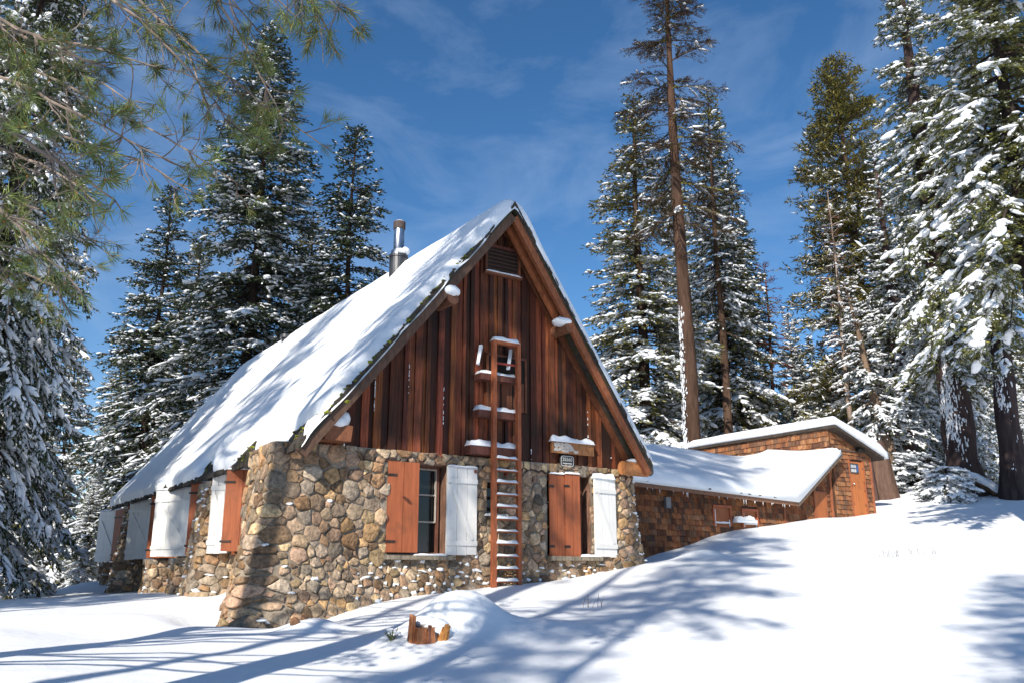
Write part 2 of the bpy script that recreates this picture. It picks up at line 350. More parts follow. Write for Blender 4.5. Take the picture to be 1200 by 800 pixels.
# ------------------------------------------------------------------ the cabin
cabin = thing('stone_cabin', 'steep snow roofed cabin with a rubble stone base and dark red board gable', 'cabin', O, HROT)
fpath = [(-4.0, 1.9), (-4.72, 1.75), (-4.86, .0), (-4.3, -.06), (3.2, -.06), (3.52, .15), (3.5, 2.9)]
_l = [0]
for a, b in zip(fpath[:-1], fpath[1:]): _l.append(_l[-1]+math.hypot(a[0]-b[0], a[1]-b[1]))
sL, sF0, sF1, sR = _l[2], _l[3], _l[4], _l[5]
def batter(s, z):
    k = np.clip((2.4-z)/2.9, 0, 1.3)
    left = np.exp(-((s-sL)/1.5)**2)*.62*k**1.35
    right = sm(sF1-1.0, sR, s)*.42*k**1.5
    foot = .42*np.clip((.45-z)/.9, 0, 1)**1.4*sm(sL, sF0+1.2, s)
    return left+right+foot
PF, _ = path_surface(fpath, batter, 2.4, .3)
su = sF0+4.3                                            # s = u + su on the straight front
WIN = [(-2.66+su, -1.40+su, .60, 2.27), (.98+su, 2.12+su, .62, 2.27), (-.50+su, -.20+su, 1.38, 2.02)]
st, snw = masonry(PF, .0, _l[-1]-.3, -1.0, 2.5, WIN, .035, .145, 3, snowy=lambda s, t: .0 if s < sL-.2 else (.62*(1-sm(.25, .55, t)) if sF0+.9 < s < sF1-.6 else (.75 if s > sF1+.1 else (.45 if t > 2.3 and s > sF1 else .05))),
                  size_at=lambda s, t: (1.12 if s < sF0+2 else .9) if t > .5 else .75)
stone_wall = build('stone_wall', st, M_stone, cabin, smooth=True)
build('mortar', [backing(PF, .0, _l[-1]-.3, -1.0, 2.5, WIN, inset=.004)], M_mortar, stone_wall, smooth=True)
sn = snow_on(snw); build('ledge_snow', [sn], M_snow, stone_wall, smooth=True)
# recess boxes behind openings (jambs)
jam = []
for a, b, c, d in WIN:
    u0, u1 = a-su, b-su; jc = [.20, .11, .075]
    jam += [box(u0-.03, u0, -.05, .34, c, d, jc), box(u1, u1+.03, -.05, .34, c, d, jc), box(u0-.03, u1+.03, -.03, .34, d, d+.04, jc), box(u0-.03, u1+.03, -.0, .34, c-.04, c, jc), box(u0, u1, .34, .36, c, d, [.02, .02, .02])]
jambs = build('window_reveal', jam, M_rustred, stone_wall)
# left long wall
left_open = []
PL, LL_ = path_surface([(-4.0, 17.4), (-4.02, 1.6)], lambda s, z: .10*np.clip((1-z), 0, 2), 2.3, .1)
st, snw = masonry(PL, .0, 15.6, -1.0, 2.35, (), .07, .18, 5, col=lambda g, c: STONE_COLS[g.choice([2, 3, 4, 7, 10, 0])]*.9)
lw = build('side_wall', st, M_stone, cabin, smooth=True); build('mortar', [backing(PL, 0, 15.6, -1, 2.35, (), .3)], M_mortar, lw)
PB, _ = path_surface([(3.3, 2.5), (3.3, 17.4), (-4, 17.4)], lambda s, z: 0*s, 2.3, .1)
build('rear_wall', [backing(PB, 0, 22, -1, 2.3, (), .5)], M_mortar, cabin)
# side buttresses
BUT = [(4.75, 5.7, .58, .30, 2.2), (7.0, 7.7, .62, .25, .60), (9.0, 9.8, .78, .25, .60), (13.9, 14.7, .48, .36, 2.15), (16.6, 17.4, .6, .2, .62)]
for k, (v0, v1, e, b_, zt) in enumerate(BUT):
    P_, Lb = path_surface([(-3.95, v1+.1), (-4.0-e, v1), (-4.0-e, v0), (-3.95, v0-.1)], lambda s, z, b_=b_, zt=zt: b_*np.clip((zt-z)/2.6, 0, 1.3)**1.2, zt, .12)
    st, snw = masonry(P_, 0, Lb[-1], -1, zt, (), .05, .13, 20+k, snowy=lambda s, t: .25)
    bo = build('buttress', st, M_stone, cabin, smooth=True); bk = build('mortar', [backing(P_, 0, Lb[-1], -1, zt, (), .12)], M_mortar, bo, smooth=True)
    tp = build('cap', [box(-4.0-e-.04, -3.9, v0-.02, v1+.02, zt-.1, zt+.03)], M_mortar, bo)
    if snw: build('ledge_snow', [snow_on(snw)], M_snow, bo, smooth=True)
# snow lying against slope of third buttress
# siding boards
bd = []; u = -4.55; g = random.Random(4); k = 0; gaps = []
while u < 3.42:
    w = g.choice([.07, .09, .11, .13, .15]); u1 = min(u+w, 3.45); zt0, zt1 = float(zroof(u))+.05, float(zroof(u1))+.05
    zb = 2.33+g.uniform(-.05, .05) if u < 3 else 2.4
    if u < -3.2: zb = 2.46
    if -2.7 < u < -.75 or .95 < u < 2.8: zb = 2.34+g.uniform(-.02, .03)
    pr = (.055 if k % 2 else .02)+g.uniform(0, .012)
    base = np.array([.215, .055, .020])*g.choice([.22, .4, .65, .9, 1.2, 1.5]); base = base*np.array([1, g.uniform(.85, 1.2), g.uniform(.8, 1.2)])
    if min(zt0, zt1) > zb+.05:
        yb, yf = .05, -pr
        v = [[u, yf, zb], [u1, yf, zb], [u1, yb, zb], [u, yb, zb], [u, yf, zt0], [u1, yf, zt1], [u1, yb, zt1], [u, yb, zt0]]
        bd.append(prep(v, QF, base))
        if g.random() < .12 and max(zt0, zt1)-zb > .9: gaps.append((u, zb, max(zt0, zt1)-.5))
    u = u1+.004+(g.random() < .3)*.006; k += 1
siding = build('board_siding', bd, M_board, cabin)
sl = []
for (u, z0, z1) in gaps:                                 # flakes of snow caught along the battens
    n = rng.integers(3, 22)
    c_ = rng.uniform(z0, z1)
    for q in range(n):
        zz = c_+rng.normal(0, .22)
        if z0 < zz < z1-.1: s = rng.uniform(.004, .010); sl.append(box(u-s*.6, u+s*.6, -.072, -.052, zz, zz+rng.uniform(2, 9.0)*s, j=.002))
build('snow_flecks', sl, M_snow, siding)
# horizontal band of dark trim under siding
build('sill_beam', [bar((-3.4, -.03, 2.31), (3.2, -.03, 2.31), .10, .07, [.06, .03, .02], j=.006)], M_trim, cabin)

# roof
RZ = 16.9; VO = -.62; TH = .13
def roofpt(u, v, off=0): return [u, v, float(zroof(u))+off]
def far_v(u): return 16.4+1.0*float(sm(-4.6, -.5, np.array(u)))
EL, ER = -4.62, 3.42
pr = []
for (ua, ub) in ((EL, -.2), (-.2, ER)):
    v = [roofpt(ua, VO, 0), roofpt(ub, VO, 0), roofpt(ub, far_v(ub), 0), roofpt(ua, far_v(ua), 0), roofpt(ua, VO, TH), roofpt(ub, VO, TH), roofpt(ub, far_v(ub), TH), roofpt(ua, far_v(ua), TH)]
    pr.append(prep(v, QF))
roof = build('roof', pr, M_roof, cabin)
# ragged shingle ends along front edge and eave
sh = []
for side in (0, 1):
    ua, ub = (EL, -.2) if side == 0 else (ER, -.2); n = 42
    for i in range(n):
        a = ua+(ub-ua)*i/n; b = ua+(ub-ua)*(i+1)/n*1.0; z0, z1 = float(zroof(a))+TH*.55, float(zroof(b))+TH*.55; e = rng.uniform(.0, .05); t_ = rng.uniform(.05, .11)
        v = [[a, VO-e, z0], [b, VO-e, z1], [b, VO+.5, z1], [a, VO+.5, z0], [a, VO-e, z0+t_], [b, VO-e, z1+t_], [b, VO+.5, z1+t_], [a, VO+.5, z0+t_]]; sh.append(prep(v, QF))
for i in range(90):
    v0 = VO+i*.19; u0 = EL-rng.uniform(.0, .06); z0 = float(zroof(u0))+TH*.5; u1 = EL+.5; z1 = float(zroof(u1))+TH*.5; t_ = rng.uniform(.06, .11)
    v = [[u0, v0, z0], [u1, v0, z1], [u1, v0+.185, z1], [u0, v0+.185, z0], [u0, v0, z0+t_], [u1, v0, z1+t_], [u1, v0+.185, z1+t_], [u0, v0+.185, z0+t_]]
    if v0 < 16: sh.append(prep(v, QF))
build('shingle_edge', sh, M_roof, roof)
# barge boards and exposed rafters
bc = [.26, .085, .035]
def slope_bar(u0, u1, v, dz, w, h, c):
    a = (u0, v, float(zroof(u0))+dz); b = (u1, v, float(zroof(u1))+dz)
    s = 1.24 if u0 < -.2 else -1.47; nrm = np.array([-s, 0, 1.])/math.hypot(1, s)
    return bar(a, b, w, h, c, up=nrm, j=.004)
build('barge_board', [slope_bar(EL+.05, -.24, VO+.06, -.10, .09, .20, [.10, .055, .035])], M_trim, roof)
build('barge_board', [slope_bar(-.16, ER-.05, VO+.06, -.10, .09, .20, bc)], M_trim, roof)
build('barge_board', [slope_bar(-.14, 1.35, -.30, -.13, .07, .24, [.32, .10, .04])], M_trim, roof)
build('rafter', [slope_bar(EL+.2, -.3, -.08, -.09, .08, .16, [.08, .035, .02])], M_trim, roof)
build('rafter', [slope_bar(-.1, ER-.05, -.08, -.09, .08, .16, [.16, .055, .025])], M_trim, roof)
def log(u, z, v0, v1, r, c, name, snow=True, n=12):
    o = build(name, tube([(u, v0, z), (u, v0+.15, z+.0), (u, (v0+v1)/2, z+.01), (u, v1, z)], [r*.93, r, r, r], n, c, wob=.05), M_trim, cabin, smooth=True)
    return o
def cap_snow(x0, x1, y0, y1, z, h, parent, name='snow_cap', sx=14, sy=6, ragged=.3, seed=0):
    "soft snow pillow on a flat rectangle"
    X = np.linspace(0, 1, sx); Y = np.linspace(0, 1, sy); XX, YY = np.meshgrid(X, Y); e = np.clip(np.minimum(np.minimum(XX, 1-XX)*(x1-x0), np.minimum(YY, 1-YY)*(y1-y0))/max(.02, h*.8), 0, 1)
    hh = h*np.sqrt(np.clip(1-(1-e)**2, 0, 1))*(1+ragged*fbm(XX*(x1-x0)*8+seed, YY*3, seed, 2, 1.5))
    top = np.stack([x0+(x1-x0)*XX, y0+(y1-y0)*YY, z+hh+.002], -1).reshape(-1, 3); i = (np.arange(sy-1)[:, None]*sx+np.arange(sx-1)[None]).ravel()
    bot = top.copy(); bot[:, 2] = z; n = sx*sy
    rim = np.concatenate([np.arange(sx), np.arange(1, sy)*sx+sx-1, (sy-1)*sx+np.arange(sx-2, -1, -1), np.arange(sy-2, 0, -1)*sx]); rn = np.roll(rim, -1)
    return [prep(np.vstack([top, bot]), np.concatenate([np.stack([i, i+1, i+sx+1, i+sx], 1), np.stack([i+n+sx, i+n+sx+1, i+n+1, i+n], 1), np.stack([rim+n, rn+n, rn, rim], 1)]))]
p1 = log(-1.66, 5.50, -.62, .1, .13, [.16, .07, .04], 'purlin_end')
build('snow_cap', [blobs(np.array([[-1.68, -.5, 5.66], [-1.66, -.35, 5.76], [-1.6, -.2, 5.84]]), *[np.tile(a, (3, 1)) for a in ([1., 0, 0], [0, 1., 0], [0, 0, 1.])], np.array([.21, .17, .11]), np.array([.22, .2, .17]), np.array([.13, .16, .15]), 2, .05)], M_snow, p1, smooth=True)
p2 = log(1.25, 5.38, -.60, .1, .13, [.19, .08, .04], 'purlin_end')
build('snow_cap', [blobs(np.array([[1.15, -.45, 5.50], [1.26, -.3, 5.56]]), *[np.tile(a, (2, 1)) for a in ([1., 0, 0], [0, 1., 0], [0, 0, 1.])], np.array([.24, .17]), np.array([.20, .25]), np.array([.10, .14]), 2, .04)], M_snow, p2, smooth=True)
p3 = build('beam_end', [box(-4.10, -3.62, -.50, .5, 2.52, 2.80, [.20, .075, .035], j=.02)], M_trim, cabin)
build('snow_cap', [blobs(np.array([[-3.9, -.35, 2.86], [-3.78, -.3, 2.94], [-4.1, -.4, 2.80], [-3.85, -.1, 3.0]]), *[np.tile(a, (4, 1)) for a in ([1., 0, 0], [0, 1., 0], [0, 0, 1.])], np.array([.25, .18, .16, .15]), np.array([.22, .2, .18, .2]), np.array([.13, .17, .08, .17]), 2, .05)], M_snow, p3, smooth=True)
p4 = build('beam_end', tube([(2.80, -.34, 2.50), (3.1, -.36, 2.50), (3.50, -.38, 2.49)], [.15, .16, .155], 12, [.42, .17, .06], wob=.04), M_trim, cabin, smooth=True)
build('snow_cap', [blobs(np.array([[3.15, -.36, 2.66], [3.38, -.36, 2.66]]), *[np.tile(a, (2, 1)) for a in ([1., 0, 0], [0, 1., 0], [0, 0, 1.])], np.array([.2, .14]), np.array([.13, .12]), np.array([.06, .09]), 2, .05)], M_snow, p4, smooth=True)
build('beam_end', tube([(3.55, -.1, 2.50), (3.85, -.1, 2.52)], [.12, .12], 12, [.13, .11, .09], wob=.04), M_trim, cabin, smooth=True)
# roof snow: one thick blanket over both slopes
def roof_snow():
    us = np.concatenate([np.linspace(EL-.03, -.9, 70), np.linspace(-.85, .45, 22), np.linspace(.5, ER+.03, 40)]); vs = np.concatenate([np.linspace(VO-.04, .3, 14), np.linspace(.36, 15.6, 190), np.linspace(15.7, 17.4, 12)])
    UU, VV = np.meshgrid(us, vs)
    VV = VV-(sm(15, 17.4, VV)*(1.0-sm(-4.6, -.5, UU)))*1.0
    zr = 7.75-np.where(UU < -.2, 1.24, 1.47)*(np.sqrt((UU+.2)**2+.10**2))*1.0+TH+.02
    n1 = fbm(UU*1.2, VV, 21, 3, .9); n2 = fbm(UU*2, VV*1.6, 22, 3, 3.0)
    wob = .05+.09*(fbm(VV, VV*0, 23, 3, 2.1)+.4)
    eL = np.clip((UU-EL+.03)/.22, 0, 1); eR = np.clip((ER+.03-UU)/.22, 0, 1)
    dF = VV-VO+.04-np.maximum(0, .10*fbm(UU*1.0, UU*0, 24, 3, 3.1)+.02)*(UU < -.2); eF = np.clip(dF/.20, 0, 1); eB = np.clip((17.4-(VV+(sm(15, 17.4, VV))*0))/.2, 0, 1)
    e = np.minimum(np.minimum(eL, eR), np.minimum(eF, eB)); ed = np.sqrt(np.clip(1-(1-e)**2, 0, 1))
    T = .18+.04*n1+.012*n2+.09*np.exp(-((UU+.2)/.5)**2)
    bare = np.zeros_like(T)
    for bv, bw in ((2.6, .75), (5.3, .6), (-.2, .5), (9.3, .3)):
        bare = np.maximum(bare, np.exp(-((VV-bv+.25*np.sin(UU*9))/bw)**4)*np.clip((EL+.55+.2*fbm(VV*1.0, UU, 29, 2, 5)-UU)/.25, 0, 1))
    for bu, bl in ((-3.6, .35), (-3.2, .25), (-2.3, .3), (-1.2, .2)):
        bare = np.maximum(bare, np.exp(-((UU-bu)/(bl*1.6))**4)*np.clip((VO+.22+.12*fbm(UU*1.0, VV, 30, 2, 9)-VV)/.1, 0, 1)*.9)
    T = T*ed*(1-bare)-.05*bare-.03*(e <= 0)
    nrm = np.stack([np.where(UU < -.2, -1.24, 1.47)*np.clip(np.abs(UU+.2)/.3, 0, 1), 0*UU, np.ones_like(UU)], -1); nrm = vnorm(nrm)
    Pp = np.stack([UU, VV, zr], -1)+nrm*T[..., None]
    nx_, ny_ = UU.shape[1], UU.shape[0]; i = (np.arange(ny_-1)[:, None]*nx_+np.arange(nx_-1)[None]).ravel()
    return prep(Pp.reshape(-1, 3), np.stack([i, i+1, i+nx_+1, i+nx_], 1))
build('roof_snow', [roof_snow()], M_snow, roof, smooth=True)
ms = []                                                   # moss tufts on bare shingles
for bv, n in ((2.6, 46), (5.3, 30), (0, 30)):
    for _ in range(n): u_ = EL+rng.uniform(0, .55); ms.append((u_, bv+rng.normal(0, .5), float(zroof(u_))+TH+.03))
for _ in range(60): u_ = rng.uniform(-4.2, -1.2); ms.append((u_, VO+rng.uniform(-.02, .12), float(zroof(u_))+TH+.03))
ms = np.array(ms); nn = len(ms); I3 = [np.tile(a, (nn, 1)) for a in ([1., 0, 0], [0, 1., 0], [0, 0, 1.])]
cc = np.repeat(np.array([[.20, .22, .03], [.10, .11, .03], [.12, .09, .05]])[rng.integers(0, 3, nn)], 12, 0)
build('moss', [blobs(ms, *I3, rng.uniform(.02, .06, nn), rng.uniform(.02, .07, nn), rng.uniform(.015, .04, nn), 0, .35, cc)], M_rustred, roof)
# chimney flue
def flue(u, v, z0, zs, name):
    parts = []; z = [a for a, _ in zs]
    o = build(name, tube([(u, v, a) for a, _ in zs], [b for _, b in zs], 20), M_metal, roof, smooth=False); return o
ch = build('chimney', tube([(-.6, 4.1, 6.9), (-.6, 4.1, 8.06)], [.225, .225], 24)+tube([(-.6, 4.1, 8.01), (-.6, 4.1, 8.07)], [.245, .245], 24), M_metaldk, cabin, smooth=False)
build('flue_pipe', tube([(-.6, 4.1, 8.07), (-.6, 4.1, 8.19), (-.6, 4.1, 8.25), (-.6, 4.1, 8.86)], [.205, .19, .135, .13], 24), M_metal, ch, smooth=True)
build('flue_cap', tube([(-.6, 4.1, 8.80), (-.6, 4.1, 8.99)], [.155, .155], 18, [.07, .05, .045])+tube([(-.6, 4.1, 8.99), (-.6, 4.1, 9.03)], [.16, .10], 18, [.5, .5, .5]), M_trim, ch)
build('snow_cap', [blobs(np.array([[-.45, 4.05, 8.22], [-.62, 3.92, 8.15]]), *[np.tile(a, (2, 1)) for a in ([1., 0, 0], [0, 1., 0], [0, 0, 1.])], np.array([.13, .14]), np.array([.12, .08]), np.array([.11, .07]), 2, .06)], M_snow, ch, smooth=True)
build('vent_pipe', tube([(-.6, 12.3, 7.0), (-.6, 12.3, 7.75)], [.13, .13], 16)+tube([(-.6, 12.3, 7.75), (-.6, 12.3, 7.86)], [.19, .19], 16), M_metaldk, cabin)
# louvre vent under the peak
lv = [box(-.60, .26, -.10, -.075, 6.42, 7.02, [.02, .012, .01])]
for i in range(6): lv.append(bar((-.56, -.115, 6.52+i*.085), (.22, -.115, 6.52+i*.085), .05, .02, [.055, .022, .012], up=(0, -.6, 1)))
lv += [box(-.62, -.56, -.14, -.07, 6.42, 7.04, [.09, .03, .015]), box(.22, .28, -.14, -.07, 6.42, 7.04, [.16, .05, .02]), box(-.62, .28, -.14, -.07, 7.0, 7.06, [.1, .03, .02]), box(-.64, .30, -.17, -.07, 6.38, 6.43, [.16, .06, .03])]
vent = build('gable_vent', lv, M_trim, cabin); build('snow_cap', cap_snow(-.62, .28, -.19, -.08, 6.43, .035, vent), M_snow, vent, smooth=True)

# windows with shutters
def shutter(parent, p0, p1, z0, z1, kind, th=.035, brace=True, name='shutter', topsnow=True, seed=0, flip=False):
    "board shutter standing between plan points p0,p1"
    p0 = np.array(p0, float); p1 = np.array(p1, float); d = p1-p0; L = np.linalg.norm(d); d /= L; n = np.array([d[1], -d[0]])   # outward normal (to the right of travel -> viewer side)
    if flip: n = -n
    def B(a0, a1, n0, n1, b0, b1, c):
        q = [p0+d*a0+n*n0, p0+d*a1+n*n0, p0+d*a1+n*n1, p0+d*a0+n*n1]
        v = [[x, y, b0] for x, y in q]+[[x, y, b1] for x, y in q]; return prep(v, QF, c)
    ps = []; base = np.array([.31, .088, .034]) if kind == 'o' else np.array([.74, .725, .69]); nb = 2 if kind == 'o' else (3 if L > .5 else 2)
    for i in range(nb):
        f = base*rng.uniform(.9, 1.08); ps.append(B(L*i/nb+.004, L*(i+1)/nb-.004, 0, th, z0+rng.uniform(-.01, .01), z1+rng.uniform(-.01, .01), f))
    if kind == 'w':
        for zz in (z1-.26, z0+.22): ps.append(B(.0, L, th, th+.024, zz-.045, zz+.045, base*.96))
        if brace:
            a = np.array([L*.12, z1-.32]); b = np.array([L*.82, z0+.28]); dd = (b-a)/np.linalg.norm(b-a); w = np.array([-dd[1], dd[0]])*.04
            q2 = [a-w, b-w, b+w, a+w]; v = []
            for nn_ in (th+.001, th+.022): v += [[*(p0+d*x[0]+n*nn_), x[1]] for x in q2]
            ps.append(prep(v, QF, base*.97))
    else:
        for zz in (z1-.25, z0+.2): ps.append(B(-.03, L*.28, th, th+.012, zz-.022, zz+.022, [.02, .018, .016]))
    o = build(name, ps, M_orange if kind == 'o' else M_white, parent)
    if topsnow:
        q = [p0-n*.005, p1-n*.005]; c = cap_snow(0, L, -.01, th+.03, z1+.005, .035, o, ragged=.6, seed=seed)
        v, f, cc, m = c[0]; vv = np.stack([p0[0]+d[0]*v[:, 0]+n[0]*v[:, 1], p0[1]+d[1]*v[:, 0]+n[1]*v[:, 1], v[:, 2]], 1); build('snow_cap', [(vv, f, cc, m)], M_snow, parent, smooth=True)
    return o
def window_unit(u0, u1, z0, z1, rows, name='window'):
    w = part(name, cabin); fc = [.17, .07, .045]; y = .16
    build('frame', [box(u0, u0+.06, y, y+.07, z0, z1, fc), box(u1-.06, u1, y, y+.07, z0, z1, fc), box(u0+.06, u1-.06, y, y+.07, z1-.05, z1, fc), box(u0+.06, u1-.06, y, y+.07, z0, z0+.05, fc)], M_trim, w)
    gl = [box(u0+.06, u1-.06, y+.05, y+.06, z0+.05, z1-.05)]
    build('pane', gl, M_glass, w)
    mu = []; sc = [.42, .36, .30]; zz = [z1-.06, z1-.55, z1-1.06]
    for a in zz: mu.append(box(u0+.07, u1-.07, y-.015, y+.04, a-.013, a+.013, sc))
    for a in (u0+.08, (u0+u1)/2+.02, u1-.08): mu.append(box(a-.012, a+.012, y-.02, y+.035, z1-1.06, z1-.06, sc))
    build('glazing_bar', mu, M_trim, w); return w
w1 = window_unit(-2.60, -1.46, .60, 2.27, 3)
shutter(w1, (-2.70, -.10), (-2.08, -.16), .62, 2.28, 'o', topsnow=False, flip=False)
shutter(w1, (-1.46, -.12), (-.78, -.12), .60, 2.26, 'w', seed=2)
sl_ = build('sill', [box(-2.78, -1.30, -.24, .1, .50, .58, [.24, .20, .15], j=.008)], M_rustred, w1); build('snow_cap', cap_snow(-2.15, -1.42, -.22, .14, .58, .035, None), M_snow, w1, smooth=True)
w2 = window_unit(1.02, 2.06, .62, 2.27, 3)
shutter(w2, (.98, -.12), (1.36, -.12), .60, 2.27, 'o', seed=4); shutter(w2, (1.37, -.14), (1.74, -.17), .60, 2.29, 'o', seed=5)
shutter(w2, (2.10, -.20), (2.74, -.14), .60, 2.24, 'w', seed=6)
build('snow_cap', cap_snow(2.08, 2.72, -.24, -.13, 2.24, .15, None, sx=16), M_snow, w2, smooth=True)
build('sill', [box(.95, 2.3, -.24, .1, .52, .60, [.24, .20, .15], j=.008)], M_rustred, w2); build('snow_cap', cap_snow(1.72, 2.28, -.24, .1, .60, .05, None), M_snow, w2, smooth=True)
w3 = part('window', cabin); build('frame', [box(-.50, -.46, .02, .08, 1.38, 2.02, [.07, .06, .055]), box(-.24, -.20, .02, .08, 1.38, 2.02, [.07, .06, .055])], M_trim, w3); build('pane', [box(-.46, -.24, .08, .09, 1.38, 2.02)], M_glass, w3); build('snow_cap', cap_snow(-.60, .0, -.16, .04, 1.36, .05, None), M_snow, w3, smooth=True)
# long side windows with shutters held open
SIDE = [((-4.12, 2.85), (-4.72, 3.2), 'o', 2.31), ((-4.30, 4.15), (-4.60, 4.60), 'w', 2.31), ((-4.1, 5.95), (-4.62, 6.35), 'o', 2.33), ((-4.15, 7.5), (-4.80, 9.0), 'w', 2.33),
        ((-4.1, 9.6), (-4.66, 10.2), 'o', 2.33), ((-4.15, 11.7), (-4.60, 13.3), 'w', 2.33), ((-4.1, 13.6), (-4.5, 14.2), 'o', 2.33), ((-4.0, 15.2), (-4.36, 16.9), 'o', 2.33), ((-4.2, 16.7), (-4.66, 18.0), 'w', 2.33)]
sw = []
for i in range(4):
    w = part('window', cabin); v0, v1 = [(3.0, 4.2), (6.1, 7.6), (9.8, 11.8), (13.8, 15.2)][i]
    build('pane', [box(-4.16, -4.13, v0, v1, .7, 2.2)], M_glass, w); build('frame', [box(-4.2, -4.12, v0-.05, v0, .65, 2.25, [.3, .09, .04]), box(-4.2, -4.12, v1, v1+.05, .65, 2.25, [.3, .09, .04])], M_trim, w); sw.append(w)
for i, (a, b, k, zt) in enumerate(SIDE):
    shutter(sw[min(3, i//2)], b, a, .68, zt, k, seed=10+i)

# ------------------------------------------------------------------ ladder, signs on the gable
lad = thing('wall_ladder', 'tall red brown wooden ladder with snow on every rung, fixed upright against the gable', 'ladder', H(-.23, 0, 0), HROT)
lc = [.36, .105, .042]; LV = -.38
for s in (-.30, .29):
    build('rail', [bar((s, LV, -.25), (s, LV+.03, 4.86), .085, .09, np.array(lc)*(.8 if s < 0 else 1), up=(0, 1, 0), j=.002)], M_trim, lad)
rung = build('rung', [box(-.27, .26, LV-.05, LV+.07, -.014, .014, np.array(lc)*.8)], M_trim, lad); cap0 = build('snow_cap', cap_snow(-.265, .255, LV-.07, LV+.09, .014, .05, None, ragged=.45, seed=3), M_snow, rung, smooth=True)
for k in range(11):
    if k == 0: r_, c_ = rung, cap0
    else:
        r_ = rung.copy(); COL.objects.link(r_); r_.parent = lad; c_ = cap0.copy(); COL.objects.link(c_); c_.parent = r_
        c_.scale = (1, 1, random.uniform(.6, 1.3))
    r_.location = (0, .003*k, .10+.236*k)
build('top_bar', [box(-.32, .31, LV, LV+.12, 4.82, 4.88, lc)], M_trim, lad); build('snow_cap', cap_snow(-.33, .32, LV-.03, LV+.16, 4.88, .09, None), M_snow, lad, smooth=True)
build('rung', [box(-.27, .26, LV+.05, LV+.09, 4.40, 4.44, [.3, .05, .03])], M_trim, lad)
for (a, b, z, hs_, w) in ((-.80, .38, 2.70, .11, .17), (-.62, .36, 3.43, .085, .14), (-.58, .33, 4.18, .07, .12)):
    lb = build('landing_board', [box(a, b, LV+.09, LV+.40, z-w, z, [.13, .045, .03], j=.006)], M_trim, lad)
    build('snow_cap', cap_snow(a, b-.02, LV+.075, LV+.38, z, hs_, None, sx=22, ragged=.5, seed=int(z*10)), M_snow, lb, smooth=True)
for s in (-.62, .12):
    br = build('bracket', [bar((s, LV+.10, 4.34), (s+.14, -.08, 4.72), .05, .06, [.1, .04, .03]), bar((s+.02, LV+.2, 2.2), (s+.02, -.05, 2.2), .05, .06, [.2, .05, .03])], M_trim, lad); build('snow_cap', [bar((s-.04, LV+.08, 4.34), (s+.16, -.10, 4.80), .07, .05, j=.01)], M_snow, br)
hatch = part('loft_hatch', cabin); build('opening', [box(-.52, .42, -.085, -.07, 3.50, 4.62, [.012, .008, .006])], M_dark, hatch)
fl_ = [box(-.55, -.50, -.11, -.06, 3.5, 4.66, [.13, .045, .02]), box(.40, .45, -.11, -.06, 3.5, 4.66, [.13, .045, .02]), box(-.55, .45, -.11, -.06, 4.62, 4.67, [.1, .035, .02])]
build('frame', fl_, M_trim, hatch); build('door_board', [box(-.48+i*.3, -.22+i*.3, -.10, -.086, 3.5, 4.12+.0*i, [.17, .055, .025]) for i in range(3)], M_board, hatch)

sign = thing('name_board', 'weathered wooden name board with flaking pale paint and snow on top, above the right window', 'sign', H(1.6, -.1, 2.72), HROT)
build('board', [box(-.56, .56, -.08, .0, 0, .24, [.30, .13, .05], j=.006)], M_trim, sign)
pl_ = []
for _ in range(260):
    a = rng.uniform(-.50, .12); b = rng.uniform(.03, .21)
    if a > -.08+(.21-b)*1.4-.1*rng.random(): continue
    s = rng.uniform(.008, .03); pl_.append(box(a-s, a+s, -.088, -.084, b-s*.5, b+s*.5, [.52, .47, .42], j=.004))
build('peeling_paint', pl_, M_white, sign); build('snow_cap', cap_snow(-.60, .58, -.13, .02, .24, .10, None, sx=30, ragged=.8, seed=8), M_snow, sign, smooth=True)
plate = thing('number_plate', 'small black number plate with a pale border and digits under the name board', 'sign', H(1.47, -.1, 2.46), HROT)
def rrect(w, h, r, y0, y1, c=None):
    pts = []
    for cx, cy, a0 in ((w/2-r, h/2-r, 0), (-w/2+r, h/2-r, 90), (-w/2+r, -h/2+r, 180), (w/2-r, -h/2+r, 270)):
        for k in range(5): a = R(a0+k*22.5); pts.append((cx+r*math.cos(a), cy+r*math.sin(a)))
    n = len(pts); v = [[x, y0, z+h/2] for x, z in pts]+[[x, y1, z+h/2] for x, z in pts]
    return [prep(v, [[i, (i+1) % n, n+(i+1) % n, n+i] for i in range(n)], c), prep(v, [list(range(n))], c)]
build('plate', rrect(.36, .24, .06, -.03, 0, [.03, .03, .03]), M_trim, plate)
bo = rrect(.34, .22, .055, -.034, -.031); bi = rrect(.31, .19, .045, -.034, -.031)
n = 20; vv = np.vstack([bo[0][0][:n], bi[0][0][:n]+[0, 0, .015]]); build('border', [prep(vv, [[i, (i+1) % n, n+(i+1) % n, n+i] for i in range(n)])], M_signink, plate)
def text(s, size, loc, parent, mat, name='lettering', ex=.002):
    c = bpy.data.curves.new(name, 'FONT'); c.body = s; c.size = size; c.align_x = 'CENTER'; c.extrude = ex; o = bpy.data.objects.new(name, c); COL.objects.link(o); o.parent = parent; o.location = loc; o.rotation_euler = (math.pi/2, 0, 0); c.materials.append(mat); me = bpy.data.meshes.new_from_object(o); bpy.data.objects.remove(o); o = bpy.data.objects.new(name, me); COL.objects.link(o); o.parent = parent; o.location = loc; o.rotation_euler = (math.pi/2, 0, 0); return o
text('25560', .105, (0, -.034, .11), plate, M_signink); build('underline', [box(-.12, .12, -.034, -.031, .05, .07)], M_signink, plate)

